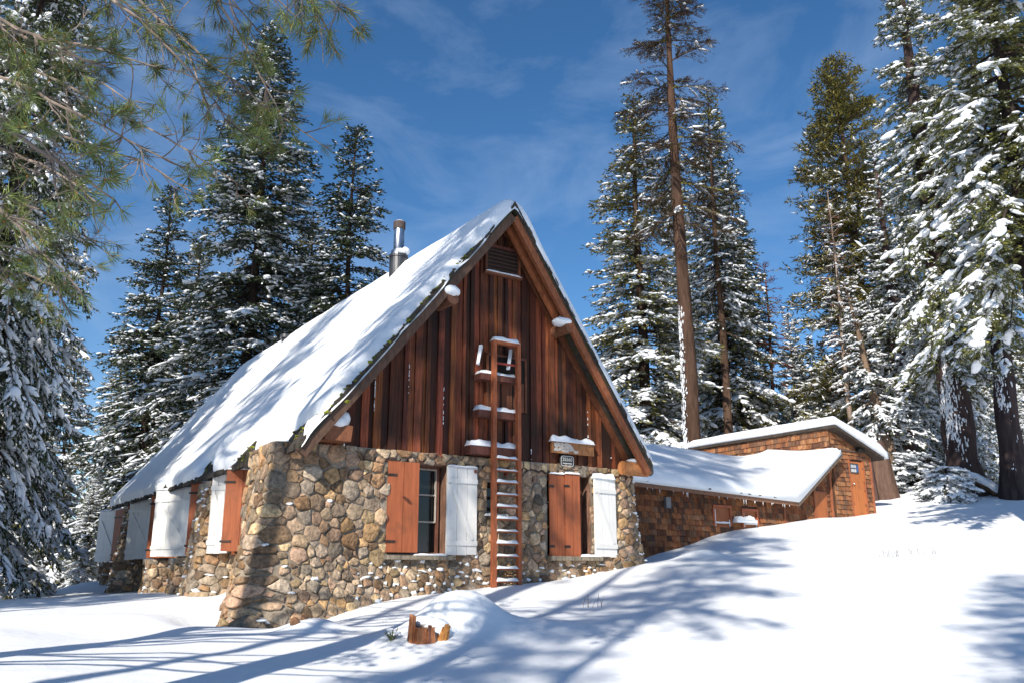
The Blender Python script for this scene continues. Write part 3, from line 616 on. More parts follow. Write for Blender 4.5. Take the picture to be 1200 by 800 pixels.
# ------------------------------------------------------------------ shingled wings
def shakes(P, s0, s1, t0, t1, top=None, openings=(), seed=1, course=.155, cols=None, bottom=None):
    g = random.Random(seed); V = []; C = []; k = 0; z = t0
    while z < t1:
        s = s0-g.uniform(0, .1)
        while s < s1:
            w = g.uniform(.09, .22); a, b = max(s, s0), min(s+w-.006, s1); s += w
            if b-a < .03: continue
            zz = z+g.uniform(-.012, .012); zt = zz+course*1.25
            if top is not None:
                lim = min(top(a), top(b))
                if zz > lim-.03: continue
                zt = min(zt, lim)
            if any(o[0] < (a+b)/2 < o[1] and o[2] < z+course*.5 < o[3] for o in openings): continue
            lo, hi = .036+g.uniform(0, .012), .006; c = cols(g, (a+b)/2, z)
            pa, pb = P(a, zz), P(b, zz); nrm = P.n
            q = [pa+nrm*lo, pb+nrm*lo, pb, pa]; pa2, pb2 = P(a, zt), P(b, zt); q += [pa2+nrm*hi, pb2+nrm*hi, pb2-nrm*.01, pa2-nrm*.01]
            V.append(q); C.append(np.broadcast_to(c, (8, 3))); k += 1
        z += course
    V = np.array(V).reshape(-1, 3); F = (np.array(QF)[None]+(np.arange(k)*8)[:, None, None]).reshape(-1, 4)
    return prep(V, F, np.concatenate(C))
class Plane:
    def __init__(s, o, d, n): s.o, s.d, s.n = np.array(o, float), np.array(d, float), np.array(n, float)
    def __call__(s, a, z): return s.o+s.d*a+np.array([0, 0, z])
def shk(g, a, z):
    b = np.array(g.choice([[.27, .10, .042], [.20, .075, .035], [.15, .056, .03], [.22, .11, .06], [.11, .058, .038], [.29, .12, .052]])); return b*g.uniform(.7, 1.15)
def shk_warm(g, a, z):
    b = np.array(g.choice([[.31, .13, .058], [.25, .105, .05], [.19, .10, .06], [.15, .072, .045], [.34, .165, .08]])); return b*g.uniform(.75, 1.15)
wing = thing('shingled_wing', 'low cedar shingled wing with a thick snow covered roof beside the cabin', 'building', O, HROT)
AV = 3.1
fp = Plane((0, AV, 0), (1, 0, 0), (0, -1, 0))
def eave(u): return 2.57-(u-6.1)*.036
def topw(u): return eave(u)+.1 if u < 12.35 else min(4.35, eave(12.35)+.02+(u-12.35)*.72)
opn = [(9.10, 9.86, 1.60, 2.20), (10.30, 11.0, 1.6, 2.14), (13.66, 14.28, 1.95, 2.80)]
sw_ = build('shingle_wall', [shakes(fp, 3.6, 14.60, .2, 4.4, topw, opn, 5, cols=shk)], M_shake, wing)
core = [box(3.6, 12.5, AV+.002, AV+.12, -.3, 2.5, [.05, .03, .02])]; v = [[12.5, AV+.002, -.3], [14.9, AV+.002, -.3], [14.9, AV+.12, -.3], [12.5, AV+.12, -.3], [12.5, AV+.002, 2.3], [14.9, AV+.002, 4.0], [14.9, AV+.12, 4.0], [12.5, AV+.12, 2.3]]; core.append(prep(v, QF, [.05, .03, .02]))
core.append(box(3.6, 14.9, 8.8, 8.95, -.3, 2.5, [.08, .04, .02]))
build('sheathing', core, M_trim, wing)
fw = M_orange; oc = [.36, .10, .045]
for (u0, u1, z0, z1) in opn[:2]:
    w = part('window', wing); build('frame', [box(u0, u0+.07, AV-.06, AV, z0, z1, oc), box(u1-.07, u1, AV-.06, AV, z0, z1, oc), box(u0, u1, AV-.065, AV, z1-.07, z1, oc)], fw, w); build('shutter_panel', [box(u0+.07, u1-.07, AV-.02, AV, z0-.1, z1-.07, [.32, .10, .034])], fw, w)
    build('snow_drift', [box(u0+.07, u0+.10, AV-.05, AV-.018, z0, z1-.12, j=.008), box(u1-.10, u1-.07, AV-.05, AV-.018, z0, z0+.2, j=.008)]+cap_snow(u0+.07, u1-.07, AV-.08, AV-.02, z0+.08, .05, None, seed=4), M_snow, w, smooth=True)
u0, u1, z0, z1 = opn[2]; w = part('hatch', wing); build('panel', [box(u0+.06, u1-.06, AV-.05, AV, z0, z1-.05, [.36, .115, .036])], fw, w); build('frame', [box(u0, u0+.06, AV-.055, AV, z0, z1, [.30, .10, .045]), box(u1-.06, u1, AV-.055, AV, z0, z1, [.30, .1, .045]), box(u0, u1, AV-.06, AV, z1-.05, z1+.02, [.3, .1, .045])], fw, w)
build('corner_trim', [box(12.16, 12.24, AV-.06, AV, .8, 2.38, [.22, .075, .035])], M_trim, wing)
build('corner_trim', [box(14.50, 14.58, AV-.07, AV, 1.2, 4.0, [.30, .10, .045])], M_trim, wing)
build('corner_trim', [box(3.5, 3.6, AV-.05, AV, .8, 2.4, [.10, .05, .03])], M_trim, wing)
build('junction_box', [box(7.22, 7.40, AV-.13, AV-.045, 2.02, 2.32, [.20, .20, .20])], M_trim, wing)
build('ledge_box', [box(9.9, 10.75, AV-.22, AV-.04, 1.72, 1.80, [.10, .06, .04])]+cap_snow(9.88, 10.7, AV-.24, AV-.04, 1.80, .09, None, ragged=.6), M_snow, wing, smooth=False)
# wing roof deck + snow
def wz(u, v):
    a = eave(u)+.10+(v-2.75)*.44; b = eave(12.4)+.05+(u-12.4)*.72-.75*np.maximum(0, v-5.4)+0*v; a = np.where(v > 6.3, eave(u)+.1+3.55*.44-(v-6.3)*.5, a)
    return a, b
def wing_sheet(u0, u1, v0, v1, T, nu=110, nv=44, soft=.0, lip=False):
    US = np.linspace(u0, u1, nu); VS = np.linspace(v0, v1, nv); UU, VV = np.meshgrid(US, VS); a, b = wz(UU, VV)
    k = .16 if soft else .02; z = np.logaddexp(a/k, b/k)*k
    if soft:
        # valley between the slopes filled by drifted snow
        z = z+.30*np.exp(-((a-b)/.75)**2)
        e = np.minimum(np.minimum((UU-u0)/.3+.8, (u1-UU)/.25), np.minimum((VV-v0)/.26, (v1-VV)/.3)); e = np.clip(e, 0, 1); ed = np.maximum(np.sqrt(1-(1-e)**2), .42+.1*fbm(UU, VV, 46, 2, 5)); zb_ = np.maximum(a, b)
        z = z+T*ed*(1+.14*fbm(UU, VV, 41, 3, .8))
    else: z = z+T
    nx_, ny_ = nu, nv; i = (np.arange(ny_-1)[:, None]*nx_+np.arange(nx_-1)[None]).ravel(); top = np.stack([UU, VV, z], -1).reshape(-1, 3)
    return top, np.stack([i, i+1, i+nx_+1, i+nx_], 1), nx_, ny_
def solid(top, F, nx_, ny_, th, zb=None):
    n = len(top); bot = top.copy(); bot[:, 2] = (bot[:, 2]-th) if zb is None else zb; rim = np.concatenate([np.arange(nx_), np.arange(1, ny_)*nx_+nx_-1, (ny_-1)*nx_+np.arange(nx_-2, -1, -1), np.arange(ny_-2, 0, -1)*nx_]); rn = np.roll(rim, -1)
    return prep(np.vstack([top, bot]), np.concatenate([F, F[:, ::-1]+n, np.stack([rim+n, rn+n, rn, rim], 1)]))
wr = build('roof', [solid(*wing_sheet(3.3, 14.64, 2.72, 8.9, .0), .10)], M_roof, wing)
ws = wing_sheet(3.3, 14.66, 2.62, 8.9, .34, 150, 64, True); _a, _b = wz(ws[0][:, 0], ws[0][:, 1]); build('roof_snow', [solid(*ws, 0, np.maximum(_a, _b)-.01)], M_snow, wr, smooth=True)
build('fascia', [bar((3.6, 2.70, eave(3.6)-.0), (12.42, 2.70, eave(12.42)-.0), .05, .14, [.20, .10, .06], j=.004)], M_trim, wr)
build('fascia', [bar((12.38, 2.68, eave(12.4)-.03), (14.78, 2.68, eave(12.4)-.03+2.4*.72), .06, .13, [.14, .10, .07], up=(-.72, 0, 1), j=.004)], M_trim, wr)
sk = []
for i in range(66): a = 3.7+i*.13; sk.append(box(a, a+.12, 2.62+rng.uniform(0, .03), 2.78, eave(a)+.075, eave(a)+.10+rng.uniform(0, .02), j=.006))
build('shingle_edge', sk, M_roof, wr)
ic = []
for _ in range(26): a = rng.uniform(5.5, 12.2); l_ = rng.uniform(.02, .20)*rng.random()+.02; ic += tube([(a, 2.69, eave(a)-.06), (a+.005, 2.69, eave(a)-.06-l_)], [.012, .003], 5, cap=False)
build('icicles', ic, M_snow, wr)

shed = thing('shingled_shed', 'tall cedar shingled shed with an orange door and sloping snowy roof', 'building', O, HROT)
SU0, SU1, SV0, SV1 = 14.62, 16.66, 3.0, 10.0
def srz(u): return 4.98-(u-14.5)*.36
sp = Plane((SU0, 0, 0), (0, 1, 0), (-1, 0, 0)); fp2 = Plane((0, SV0, 0), (1, 0, 0), (0, -1, 0))
dz0, dz1, du0, du1 = 2.0, 3.88, 15.52, 16.22
build('side_wall', [shakes(sp, SV0+.02, SV1, 3.3, 5.0, lambda a: 4.9, (), 8, .17, shk_warm)], M_shake, shed)
build('front_wall', [shakes(fp2, SU0+.05, SU1, 1.7, 5.0, lambda a: srz(a)-.02, [(du0, du1, 1.6, dz1)], 9, .15, shk_warm)], M_shake, shed)
v = [[SU0+.02, SV0+.01, 0], [SU1-.02, SV0+.01, 0], [SU1-.02, SV1, 0], [SU0+.02, SV1, 0], [SU0+.02, SV0+.01, 4.88], [SU1-.02, SV0+.01, srz(SU1)-.03], [SU1-.02, SV1, srz(SU1)-.03], [SU0+.02, SV1, 4.88]]
build('sheathing', [prep(v, QF, [.09, .045, .025])], M_trim, shed)
dr = part('door', shed); build('leaf', [box(du0, du1, SV0-.03, SV0+.0, dz0, dz1, [.46, .15, .045])], fw, dr)
build('frame', [box(du0-.06, du0, SV0-.05, SV0, dz0, dz1+.05, [.36, .11, .045]), box(du1, du1+.06, SV0-.05, SV0, dz0, dz1+.05, [.36, .11, .045])], fw, dr)
build('handle', [blobs(np.array([[du0+.1, SV0-.06, 3.15]]), np.array([[1., 0, 0]]), np.array([[0, 1., 0]]), np.array([[0, 0, 1.]]), np.array([.04]), np.array([.04]), np.array([.04]), 1, 0)], M_metal, dr, smooth=True)
ns = build('notice', [box(du0-.02, du0+.42, SV0-.06, SV0-.035, 3.50, 3.82, [.05, .06, .07])], M_trim, dr)
build('notice_panel', [box(du0+.01, du0+.28, SV0-.066, SV0-.061, 3.53, 3.63, [.5, .5, .48]), box(du0+.01, du0+.28, SV0-.066, SV0-.061, 3.67, 3.77, [.42, .44, .46]), box(du0+.30, du0+.39, SV0-.066, SV0-.061, 3.55, 3.76, [.06, .12, .3])], M_trim, dr)
build('corner_trim', [box(SU1-.06, SU1+.02, SV0-.05, SV0+.05, 1.6, srz(SU1)-.15, [.34, .11, .05])], M_trim, shed)
build('head_board', [box(SU0, SU1+.05, SV0-.07, SV0-.03, 4.20, 4.26, [.12, .07, .05])], M_trim, shed)
build('flood_light', [box(15.9, 16.15, SV0-.22, SV0-.06, 4.22, 4.34, [.03, .03, .03], j=.01), box(15.96, 16.06, SV0-.12, SV0-.04, 4.32, 4.40, [.03, .03, .03])], M_iron, shed)
def shed_sheet(u0, u1, v0, v1, T, soft, nu=40, nv=60):
    UU, VV = np.meshgrid(np.linspace(u0, u1, nu), np.linspace(v0, v1, nv)); z = srz(UU)+0*VV
    if soft:
        e = np.minimum(np.minimum((UU-u0)/.30, (u1-UU)/.42), np.minimum((VV-v0)/.35, (v1-VV)/.3)); e = np.clip(e, 0, 1); z = z+T*np.maximum(np.sqrt(1-(1-e)**2), .40)*(1+.1*fbm(UU, VV, 44, 3, .9)+.35*sm(SU0, SU1, UU))
    i = (np.arange(nv-1)[:, None]*nu+np.arange(nu-1)[None]).ravel(); return np.stack([UU, VV, z], -1).reshape(-1, 3), np.stack([i, i+1, i+nu+1, i+nu], 1), nu, nv
sr = build('roof', [solid(*shed_sheet(SU0-.10, 17.0, SV0-.35, SV1+.2, 0, False), .09)], material('roof_edge', .8, (.06, .045, .035), False), shed)
tp = shed_sheet(SU0-.14, 17.14, SV0-.42, SV1+.2, .40, True); build('roof_snow', [solid(*tp, 0, srz(tp[0][:, 0])+.005)], M_snow, sr, smooth=True)

# ------------------------------------------------------------------ trees
GREEN = np.array([.060, .074, .030]); DARK = np.array([.034, .046, .023])
def kites(C, D, W, l, w, col):
    "leaf-sized faces: base C, direction D, sideways W"
    n = len(C); a = C; b = C+D*(l*.45)[:, None]+W*w[:, None]; c = C+D*l[:, None]; d = C+D*(l*.45)[:, None]-W*w[:, None]
    V = np.stack([a, b, c, d], 1).reshape(-1, 3); F = np.arange(4*n).reshape(-1, 4); return prep(V, F, np.repeat(col, 4, 0), 0)
def conifer(name, label, seed, Ht, Rr, hb=.1, nb=200, snow=.6, snow_lo=1., snow_hi=.2, droop=.45, leaf=.17, lw=.035, col=GREEN, step=.075, dens=6.5, trunk=.22, bark=(.085, .055, .038), prof=.85, sub=0, up=.55, blob=1., sparse=0., lean=(0, 0), bend=0., tuft=False, leafless=0., mossy=0., rvar=.35, dust=.5, twl=.42, pads=4):
    g = np.random.default_rng(seed); root = thing(name, label, 'tree')
    # trunk
    hz = np.linspace(-.6, Ht, 26); f = np.clip(hz/Ht, 0, 1); rad = trunk*(1-f)**.8+.012; rad[:2] *= 1.25
    tx = lean[0]*f+bend*np.sin(f*3.1)+.05*np.sin(f*9+seed); ty = lean[1]*f+.05*np.cos(f*8+seed); tp_ = np.stack([tx, ty, hz], 1)
    def axis_at(h): return np.stack([np.interp(h, hz, tx), np.interp(h, hz, ty), h], -1)
    bcol = np.array(bark)
    build('trunk', tube(tp_, rad, 12, bcol, wob=.10), M_bark, root, smooth=True)
    frac = np.sort(g.uniform(0, 1, nb)**.92); frac = np.clip(frac, 0, .99); h = Ht*(hb+(1-hb)*frac)
    P_ = (1-frac)**prof*np.clip(.75+frac*2.2, 0, 1); L = Rr*P_*g.uniform(1-rvar, 1.08, nb)+.14
    az = np.arange(nb)*2.399+g.normal(0, .5, nb); clump = np.sin(az*2+h*1.1+seed)+np.sin(az*3-h*1.7+2*seed)
    if sparse: keep = (clump > -1.2+sparse*2.0*(g.random(nb))) | (frac > .9); frac, h, L, az = frac[keep], h[keep], L[keep], az[keep]; nb = len(h)
    e0 = -.22+(up+.22)*frac**1.6+g.normal(0, .08, nb); dr = droop*(1-.6*frac)
    K = 9; t = np.linspace(0, 1, K); dirh = np.stack([np.cos(az), np.sin(az), 0*az], 1); side = np.stack([-np.sin(az), np.cos(az), 0*az], 1)
    wob = g.normal(0, .06, (nb, 1))
    def bp(bi, tt):
        r = L[bi]*tt; z = L[bi]*(e0[bi]*tt-dr[bi]*tt**2+.35*dr[bi]*tt**4)
        return axis_at(h[bi])+dirh[bi]*r[:, None]+side[bi]*(wob[bi, 0]*L[bi]*tt**2*3)[:, None]+np.array([0, 0, 1.])*z[:, None]
    bi = np.repeat(np.arange(nb), K); tt = np.tile(t, nb); BP = bp(bi, tt).reshape(nb, K, 3); br = (.010+.014*L/ max(.5, Rr)+.010*L)[:, None]*(1-t*.85)[None]
    th = np.array([0, 2.09, 4.19]); RV = BP[:, :, None, :]+br[:, :, None, None]*(np.cos(th)[None, None, :, None]*side[:, None, None, :]+np.sin(th)[None, None, :, None]*np.array([0, 0, 1.])); 
    base = (np.arange(nb)[:, None, None]*K+np.arange(K-1)[None, :, None])*3; q = np.arange(3)[None, None]; q2 = (q+1) % 3
    BF = np.stack([base+q, base+q2, base+3+q2, base+3+q], -1).reshape(-1, 4); bc_ = np.repeat((bcol*g.uniform(.7, 1.3, (nb, 1))*(1-mossy*0)+mossy*np.array([.08, .10, .01])*g.random((nb, 1))), K*3, 0)
    crown = [prep(RV.reshape(-1, 3), BF, bc_, 1)]
    # twigs
    M = np.maximum(4, (L*dens).astype(int)*2); bi = np.repeat(np.arange(nb), M); tt = .06+.94*g.random(len(bi))**.9; sg = g.choice([-1, 1], len(bi))
    p0 = bp(bi, tt); p1 = bp(bi, np.minimum(tt+.04, 1.04)); tan = vnorm(p1-p0)
    tl = (twl*L[bi]*(1-tt)**.6+.15)*g.uniform(.6, 1.15, len(bi)); tl = np.minimum(tl, .85)
    td = vnorm(tan*.75+side[bi]*(sg*g.uniform(.35, 1.0, len(bi)))[:, None]+g.normal(0, .16, (len(bi), 3))+np.array([0, 0, -.16])*(1-frac[bi])[:, None])
    if tuft: td = vnorm(td+g.normal(0, .35, td.shape)+np.array([0, 0, .3]))
    lf = np.ones(len(bi), bool) if not leafless else (g.random(len(bi)) > leafless)
    # bare twig wood as thin kites
    crown.append(kites(p0, td, vnorm(np.cross(td, np.array([0, 0, 1.]))), tl, np.full(len(tl), .008+.004*(leafless > 0)), np.tile(bcol*.9, (len(tl), 1))))
    crown[-1] = crown[-1][:3]+(1,)
    N = np.maximum(2, (tl/step).astype(int)); N = np.where(lf, N, 0); ki = np.repeat(np.arange(len(tl)), N); ss = g.random(len(ki))**.9
    kp = p0[ki]+td[ki]*(tl[ki]*ss)[:, None]; kp[:, 2] -= (tl[ki]*ss)**2*.22; kp += g.normal(0, .012, kp.shape)
    sd_ = vnorm(np.cross(td[ki], np.array([0, 0, 1.]))); lat = g.choice([-1, 1], len(ki))*g.uniform(.2, 1.1, len(ki))
    kd = vnorm(td[ki]*.9+sd_*lat[:, None]+g.normal(0, .25 if not tuft else .8, kp.shape)+np.array([0, 0, -.10 if not tuft else .1]))
    nrm = vnorm(np.array([0, 0, 1.])+g.normal(0, .55, kp.shape)); kw = vnorm(np.cross(kd, nrm))
    ll = leaf*g.uniform(.6, 1.15, len(ki)); shade = g.uniform(.6, 1.35, (len(ki), 1)); age = g.random((len(ki), 1)); kc = col*shade*(1+.5*(age > .8)*np.array([1.2, .7, 0]))
    crown.append(kites(kp, kd, kw, ll, lw*g.uniform(.7, 1.2, len(ki)), kc))
    # snow
    sf = snow*(snow_lo*(1-frac)+snow_hi*frac)
    cl = .5+.5*np.sin(az[bi]*2.3+h[bi]*1.9+seed)*np.sin(h[bi]*.8+seed*3)
    keep = g.random(len(bi)) < np.clip(sf[bi]*(.55+.9*cl), 0, 1)*1.0
    keep &= tt > .22
    sp_ = p0[keep]+td[keep]*(tl[keep]*.45)[:, None]; sp_[:, 2] += .025*blob; sl_ = tl[keep]*g.uniform(.35, .6, keep.sum())*min(1, blob*1.0); A = td[keep]; A = vnorm(A+g.normal(0, .1, A.shape)); B = vnorm(np.cross(np.array([0, 0, 1.]), A)); Nn = np.cross(A, B)
    snow_parts = []
    if len(sp_): snow_parts.append(blobs(sp_, A, B, Nn, sl_*(1 if sub == 0 else .7), (.035+.10*sl_)*g.uniform(.6, 1.4, len(sp_))*blob, (.022+.05*sl_)*g.uniform(.7, 1.4, len(sp_))*blob, sub, .42 if sub == 0 else .22, g=g))
    # snow along branch spine
    nb2 = int(nb*pads*snow); bi2 = g.integers(0, nb, nb2); t2 = g.uniform(.3, 1, nb2); k2 = g.random(nb2) < sf[bi2]*1.1; bi2, t2 = bi2[k2], t2[k2]
    if len(bi2):
        q0 = bp(bi2, t2); q1 = bp(bi2, t2+.05); A = vnorm(q1-q0); B = vnorm(np.cross(np.array([0, 0, 1.]), A)); q0[:, 2] += .03*blob
        snow_parts.append(blobs(q0, A, B, np.cross(A, B), (.08+.035*L[bi2])*g.uniform(.6, 1.5, len(bi2))*blob, (.05+.025*L[bi2])*g.uniform(.6, 1.4, len(bi2))*blob, (.03+.012*L[bi2])*g.uniform(.7, 1.4, len(bi2))*blob, max(sub, 0), .4 if sub == 0 else .2, g=g))
    # dusted needles
    dk = g.random(len(ki)) < dust*np.clip(sf[bi[ki]]*(.5+cl[ki]*.9), 0, 1)
    if dk.any():
        pz = kp[dk].copy(); pz[:, 2] += .012; snow_parts.append(kites(pz, kd[dk], kw[dk], ll[dk]*.9, np.full(dk.sum(), lw*1.0), np.ones((dk.sum(), 3))))
    cr_ = build('crown', crown, [M_leaf, M_bark], root)
    if snow_parts: build('snow_load', snow_parts, M_snowt, cr_, smooth=True)
    return root
def copy_tree(o, parent=None):
    c = o.copy(); COL.objects.link(c)
    if parent is not None: c.parent = parent
    for ch_ in list(o.children): copy_tree(ch_, c)
    return c

def place(root, px, Y, top_y=None, rot=0, Ht=None, wide=1., label=None, group=None, tilt=(0, 0)):
    "stand a tree on the snow at the spot seen at column px, distance Y; its height follows from where its tip is seen"
    x = (px-600)/FPX*(Y/CP)*.98; z = float(gz(x, Y))
    for _ in range(3):
        p = np.array([x, Y, z])-np.array([0, 0, 1.6]); x = (px-600)/FPX*(p[1]*CP+p[2]*SP) if False else at(px, 640, Y)[0]; z = float(gz(x, Y))
    root.location = (x, Y, z-.05)
    s = 1.
    if top_y is not None: s = (at(px, top_y, Y)[2]-z)/Ht
    root.scale = (s*wide, s*wide, s); root.rotation_euler = (R(tilt[0]), R(tilt[1]), R(rot))
    if label: root['label'] = label
    if group: root['group'] = group
    return root
PG = 'snowy conifers around the cabin'
# prototypes (each is also one of the trees in view)
OLIVE = np.array([.145, .142, .045])
A = conifer('fir_tree', '', 11, 20, 3.4, .04, 400, .75, 1.15, .0, .55, .20, .034, OLIVE, .075, 6.0, .24, sub=1, blob=1.1, bark=(.06, .04, .03), sparse=.25, prof=.72, dust=.8)
B = conifer('fir_tree', '', 12, 18, 2.7, .05, 400, .7, 1.1, .05, .50, .18, .032, OLIVE*.85, .07, 6.5, .17, sub=1, blob=1.1, bark=(.06, .04, .03), sparse=.2, prof=.75, dust=.75)
Cc = conifer('fir_tree', '', 13, 17, 3.2, .08, 380, .5, 1.0, .10, .62, .18, .034, DARK*1.4, .065, 6.5, .15, bark=(.045, .032, .027), sparse=.45, rvar=.5, prof=.72, dust=.5)
D = conifer('fir_tree', '', 14, 12, 2.2, .02, 330, .9, 1., .5, .50, .16, .032, OLIVE*.75, .07, 7.0, .12, sub=1, blob=1.15, bark=(.06, .04, .03), sparse=.12, prof=.8, dust=.8)
Ee = conifer('fir_tree', '', 15, 24, 4.9, .08, 560, .6, 1.05, .10, .62, .21, .036, DARK*1.4, .08, 5.5, .24, sub=1, blob=1.1, bark=(.045, .032, .027), sparse=.38, rvar=.45, prof=.72, dust=.55)
Pn = conifer('pine_tree', '', 16, 21, 3.0, .10, 400, .5, 1.3, -.25, .25, .24, .024, np.array([.14, .13, .035]), .045, 6, .20, bark=(.09, .06, .045), tuft=True, prof=.55, up=.8, sparse=.2, rvar=.35, twl=.4, dust=.5)
LB = 'left'
place(Ee, 272, 36, 30, 20, 24, 1.12, 'big dark open fir rising tallest behind the left end of the cabin roof', PG)
place(Cc, 156, 39, 220, 0, 17, 1.15, 'dark gappy fir with its bare trunk showing, left of the biggest fir', PG)
place(B, 200, 45, 268, 0, 18, 1.15, 'sunlit yellowish snowy fir between the gappy fir and the biggest fir', PG)
def dup(src, Ht, px, Y, top, rot, wide, label, tilt=(0, 0)): return place(copy_tree(src), px, Y, top, rot, Ht, wide, label, PG, tilt)
dup(Cc, 17, 393, 35, 148, 120, 1.15, 'dark slender fir just left of the metal chimney')
place(D, 60, 40, 396, 40, 12, 1.0, 'medium snow clad fir with a sharp tip standing in open sky left of the cabin', PG)
dup(A, 20, 118, 52, 372, 70, .9, 'snowy fir behind the sharp tipped one, below the gappy fir')
dup(B, 18, 18, 44, 470, 30, 1.1, 'bushy snowy fir low at the left edge, farther back')
dup(D, 12, 30, 33, 560, 100, 1.3, 'low snow draped young fir at the far left, touching the snow line')
dup(D, 12, 102, 36, 560, 200, 1.2, 'low snow draped young fir beside the last white side shutter')
dup(A, 20, 238, 48, 330, 200, 1.2, 'snowy fir filling the gap just right of the sunlit yellowish one')
dup(B, 18, 342, 47, 250, 290, 1.25, 'snow patched fir between the biggest fir and the slender fir by the chimney')
dup(A, 20, 160, 58, 400, 150, 1.1, 'snowy fir seen low behind the gappy fir')
dup(D, 12, 140, 42, 600, 10, 1.2, 'small snow covered fir right behind the cabin far corner')
# centre right group
place(A, 762, 37, 108, 0, 20, 1.2, 'broad snow plastered fir behind the right roof slope, green at its tip', PG)
dup(B, 18, 864, 42, 108, 80, 1.0, 'slim fir with a pointed spire top right of the tall half dead tree')
dup(Cc, 17, 886, 44, 205, 200, .8, 'darker snowy fir right beside the slim spire topped fir')
dup(D, 12, 946, 47, 368, 20, .95, 'small perfectly conical snow white fir between the red snag and the pine')
dup(D, 12, 908, 52, 430, 120, 1.1, 'short snowy fir under the red needled snag')
dup(A, 20, 795, 47, 300, 140, .85, 'snowy fir partly hidden behind the thick brown trunk')
dup(D, 12, 700, 45, 420, 210, 1.1, 'lower snowy fir peeking out beside the right roof slope')
dup(B, 18, 815, 50, 150, 10, .7, 'narrow dark fir tip close behind the half dead tree')
# right group
place(Pn, 1040, 42, 72, 0, 21, 1.34, 'tall olive green pine with a rounded pointed top behind the shed', PG)
dup(A, 20, 1106, 40, 225, 60, .72, 'snow loaded fir right of the olive pine', )
dup(D, 12, 985, 45, 400, 250, 1.1, 'snow covered fir low in front of the olive pine, left side')
dup(B, 18, 1078, 50, 280, 250, .9, 'hazy snowy fir in the gap between olive pine and loaded fir')
dup(D, 12, 1040, 42, 420, 300, 1.0, 'snow covered fir low behind the shed roof corner')
dup(B, 18, 1150, 46, 200, 130, .8, 'snowy fir behind the dark thick trunk on the right')
dup(A, 20, 1215, 52, 250, 20, .9, 'snowy fir at the right edge behind the two dark trunks')
dup(D, 12, 1212, 47, 440, 160, 1.0, 'snowy young fir cut by the right edge of the picture')
# half dead tall tree
T1 = conifer('half_dead_tree', 'very tall half dead tree with a thick bare brown trunk and reddish bare crown', 31, 27.5, 2.9, .46, 130, .12, 1., .0, .35, .14, .014, np.array([.085, .060, .036]), .035, 9, .38, bark=(.075, .044, .031), leafless=.12, mossy=1.3, prof=.35, up=.5, sparse=.35, lean=(-.15, 0), rvar=.75, twl=.5, dust=0)
place(T1, 818, 34, -75, 0, 27.5, 1., group=PG)
T2 = conifer('bare_trunk_tree', 'slender tree with a long bare trunk right of the thick half dead one', 36, 18, 1.9, .45, 110, .6, 1., .2, .5, .16, .03, GREEN*.8, .08, 6, .22, bark=(.085, .052, .036), sparse=.3)
place(T2, 862, 38, 150, 0, 18, 1., group=PG)
T3 = conifer('dead_snag', 'thin dead snag with rusty red needles at its top', 32, 13, 1.1, .52, 60, .1, 1., 0, .3, .12, .018, np.array([.20, .05, .03]), .05, 8, .14, bark=(.14, .07, .05), leafless=.1, prof=.4, rvar=.5)
place(T3, 921, 43, 308, 0, 13, 1., group=PG)
T4 = conifer('dead_snag', 'pale dead snag with brown needles standing against the olive pine', 33, 15, 1.0, .30, 90, .7, 1.2, .0, .3, .12, .016, np.array([.20, .085, .05]), .06, 8, .13, bark=(.26, .20, .16), leafless=.3, prof=.4)
place(T4, 1012, 39.5, 222, 0, 15, 1., group=PG)
T5 = conifer('red_brush_tree', 'bare reddish brown leafless tree low behind the left roof end', 37, 7, 1.9, .1, 110, .15, 1., .3, .1, .10, .010, np.array([.12, .06, .05]), .06, 7, .10, bark=(.11, .065, .055), leafless=.5, prof=.5, up=.9)
place(T5, 238, 40, 445, 0, 7, 1., group=PG)
# right near trees with thick dark trunks
HV = dict(droop=1.0, dens=6.5, leaf=.13, lw=.018, step=.022, sub=1, sparse=.25, up=.35, twl=.30, dust=.35)
N1 = conifer('large_fir', 'huge near fir at the right edge with drooping boughs under thick snow pads', 41, 17, 4.1, .40, nb=200, snow=.42, snow_lo=1.0, snow_hi=1.0, col=np.array([.115, .125, .036]), trunk=.34, bark=(.05, .038, .033), rvar=.30, prof=.5, blob=1.0, pads=22, **HV)
place(N1, 1262, 21, None, 30, 17, 1., group=PG)
dup(Ee, 24, -52, 22, -380, 200, .5, 'huge dark snowy fir filling the left edge of the picture')
dup(A, 20, -34, 26, -180, 200, .68, 'tall snowy fir at the left edge reaching down to the snow')
HV.update(step=.035, lw=.024, leaf=.16)
N2 = conifer('large_fir', 'fir with a thick dark trunk plastered white on its left side, right of the shed', 42, 24, 2.7, .20, nb=320, snow=.6, snow_lo=1.1, snow_hi=.7, col=np.array([.105, .116, .036]), trunk=.60, bark=(.055, .038, .035), rvar=.35, prof=.6, blob=1.2, **HV)
place(N2, 1142, 33, None, 0, 24, 1., group=PG)
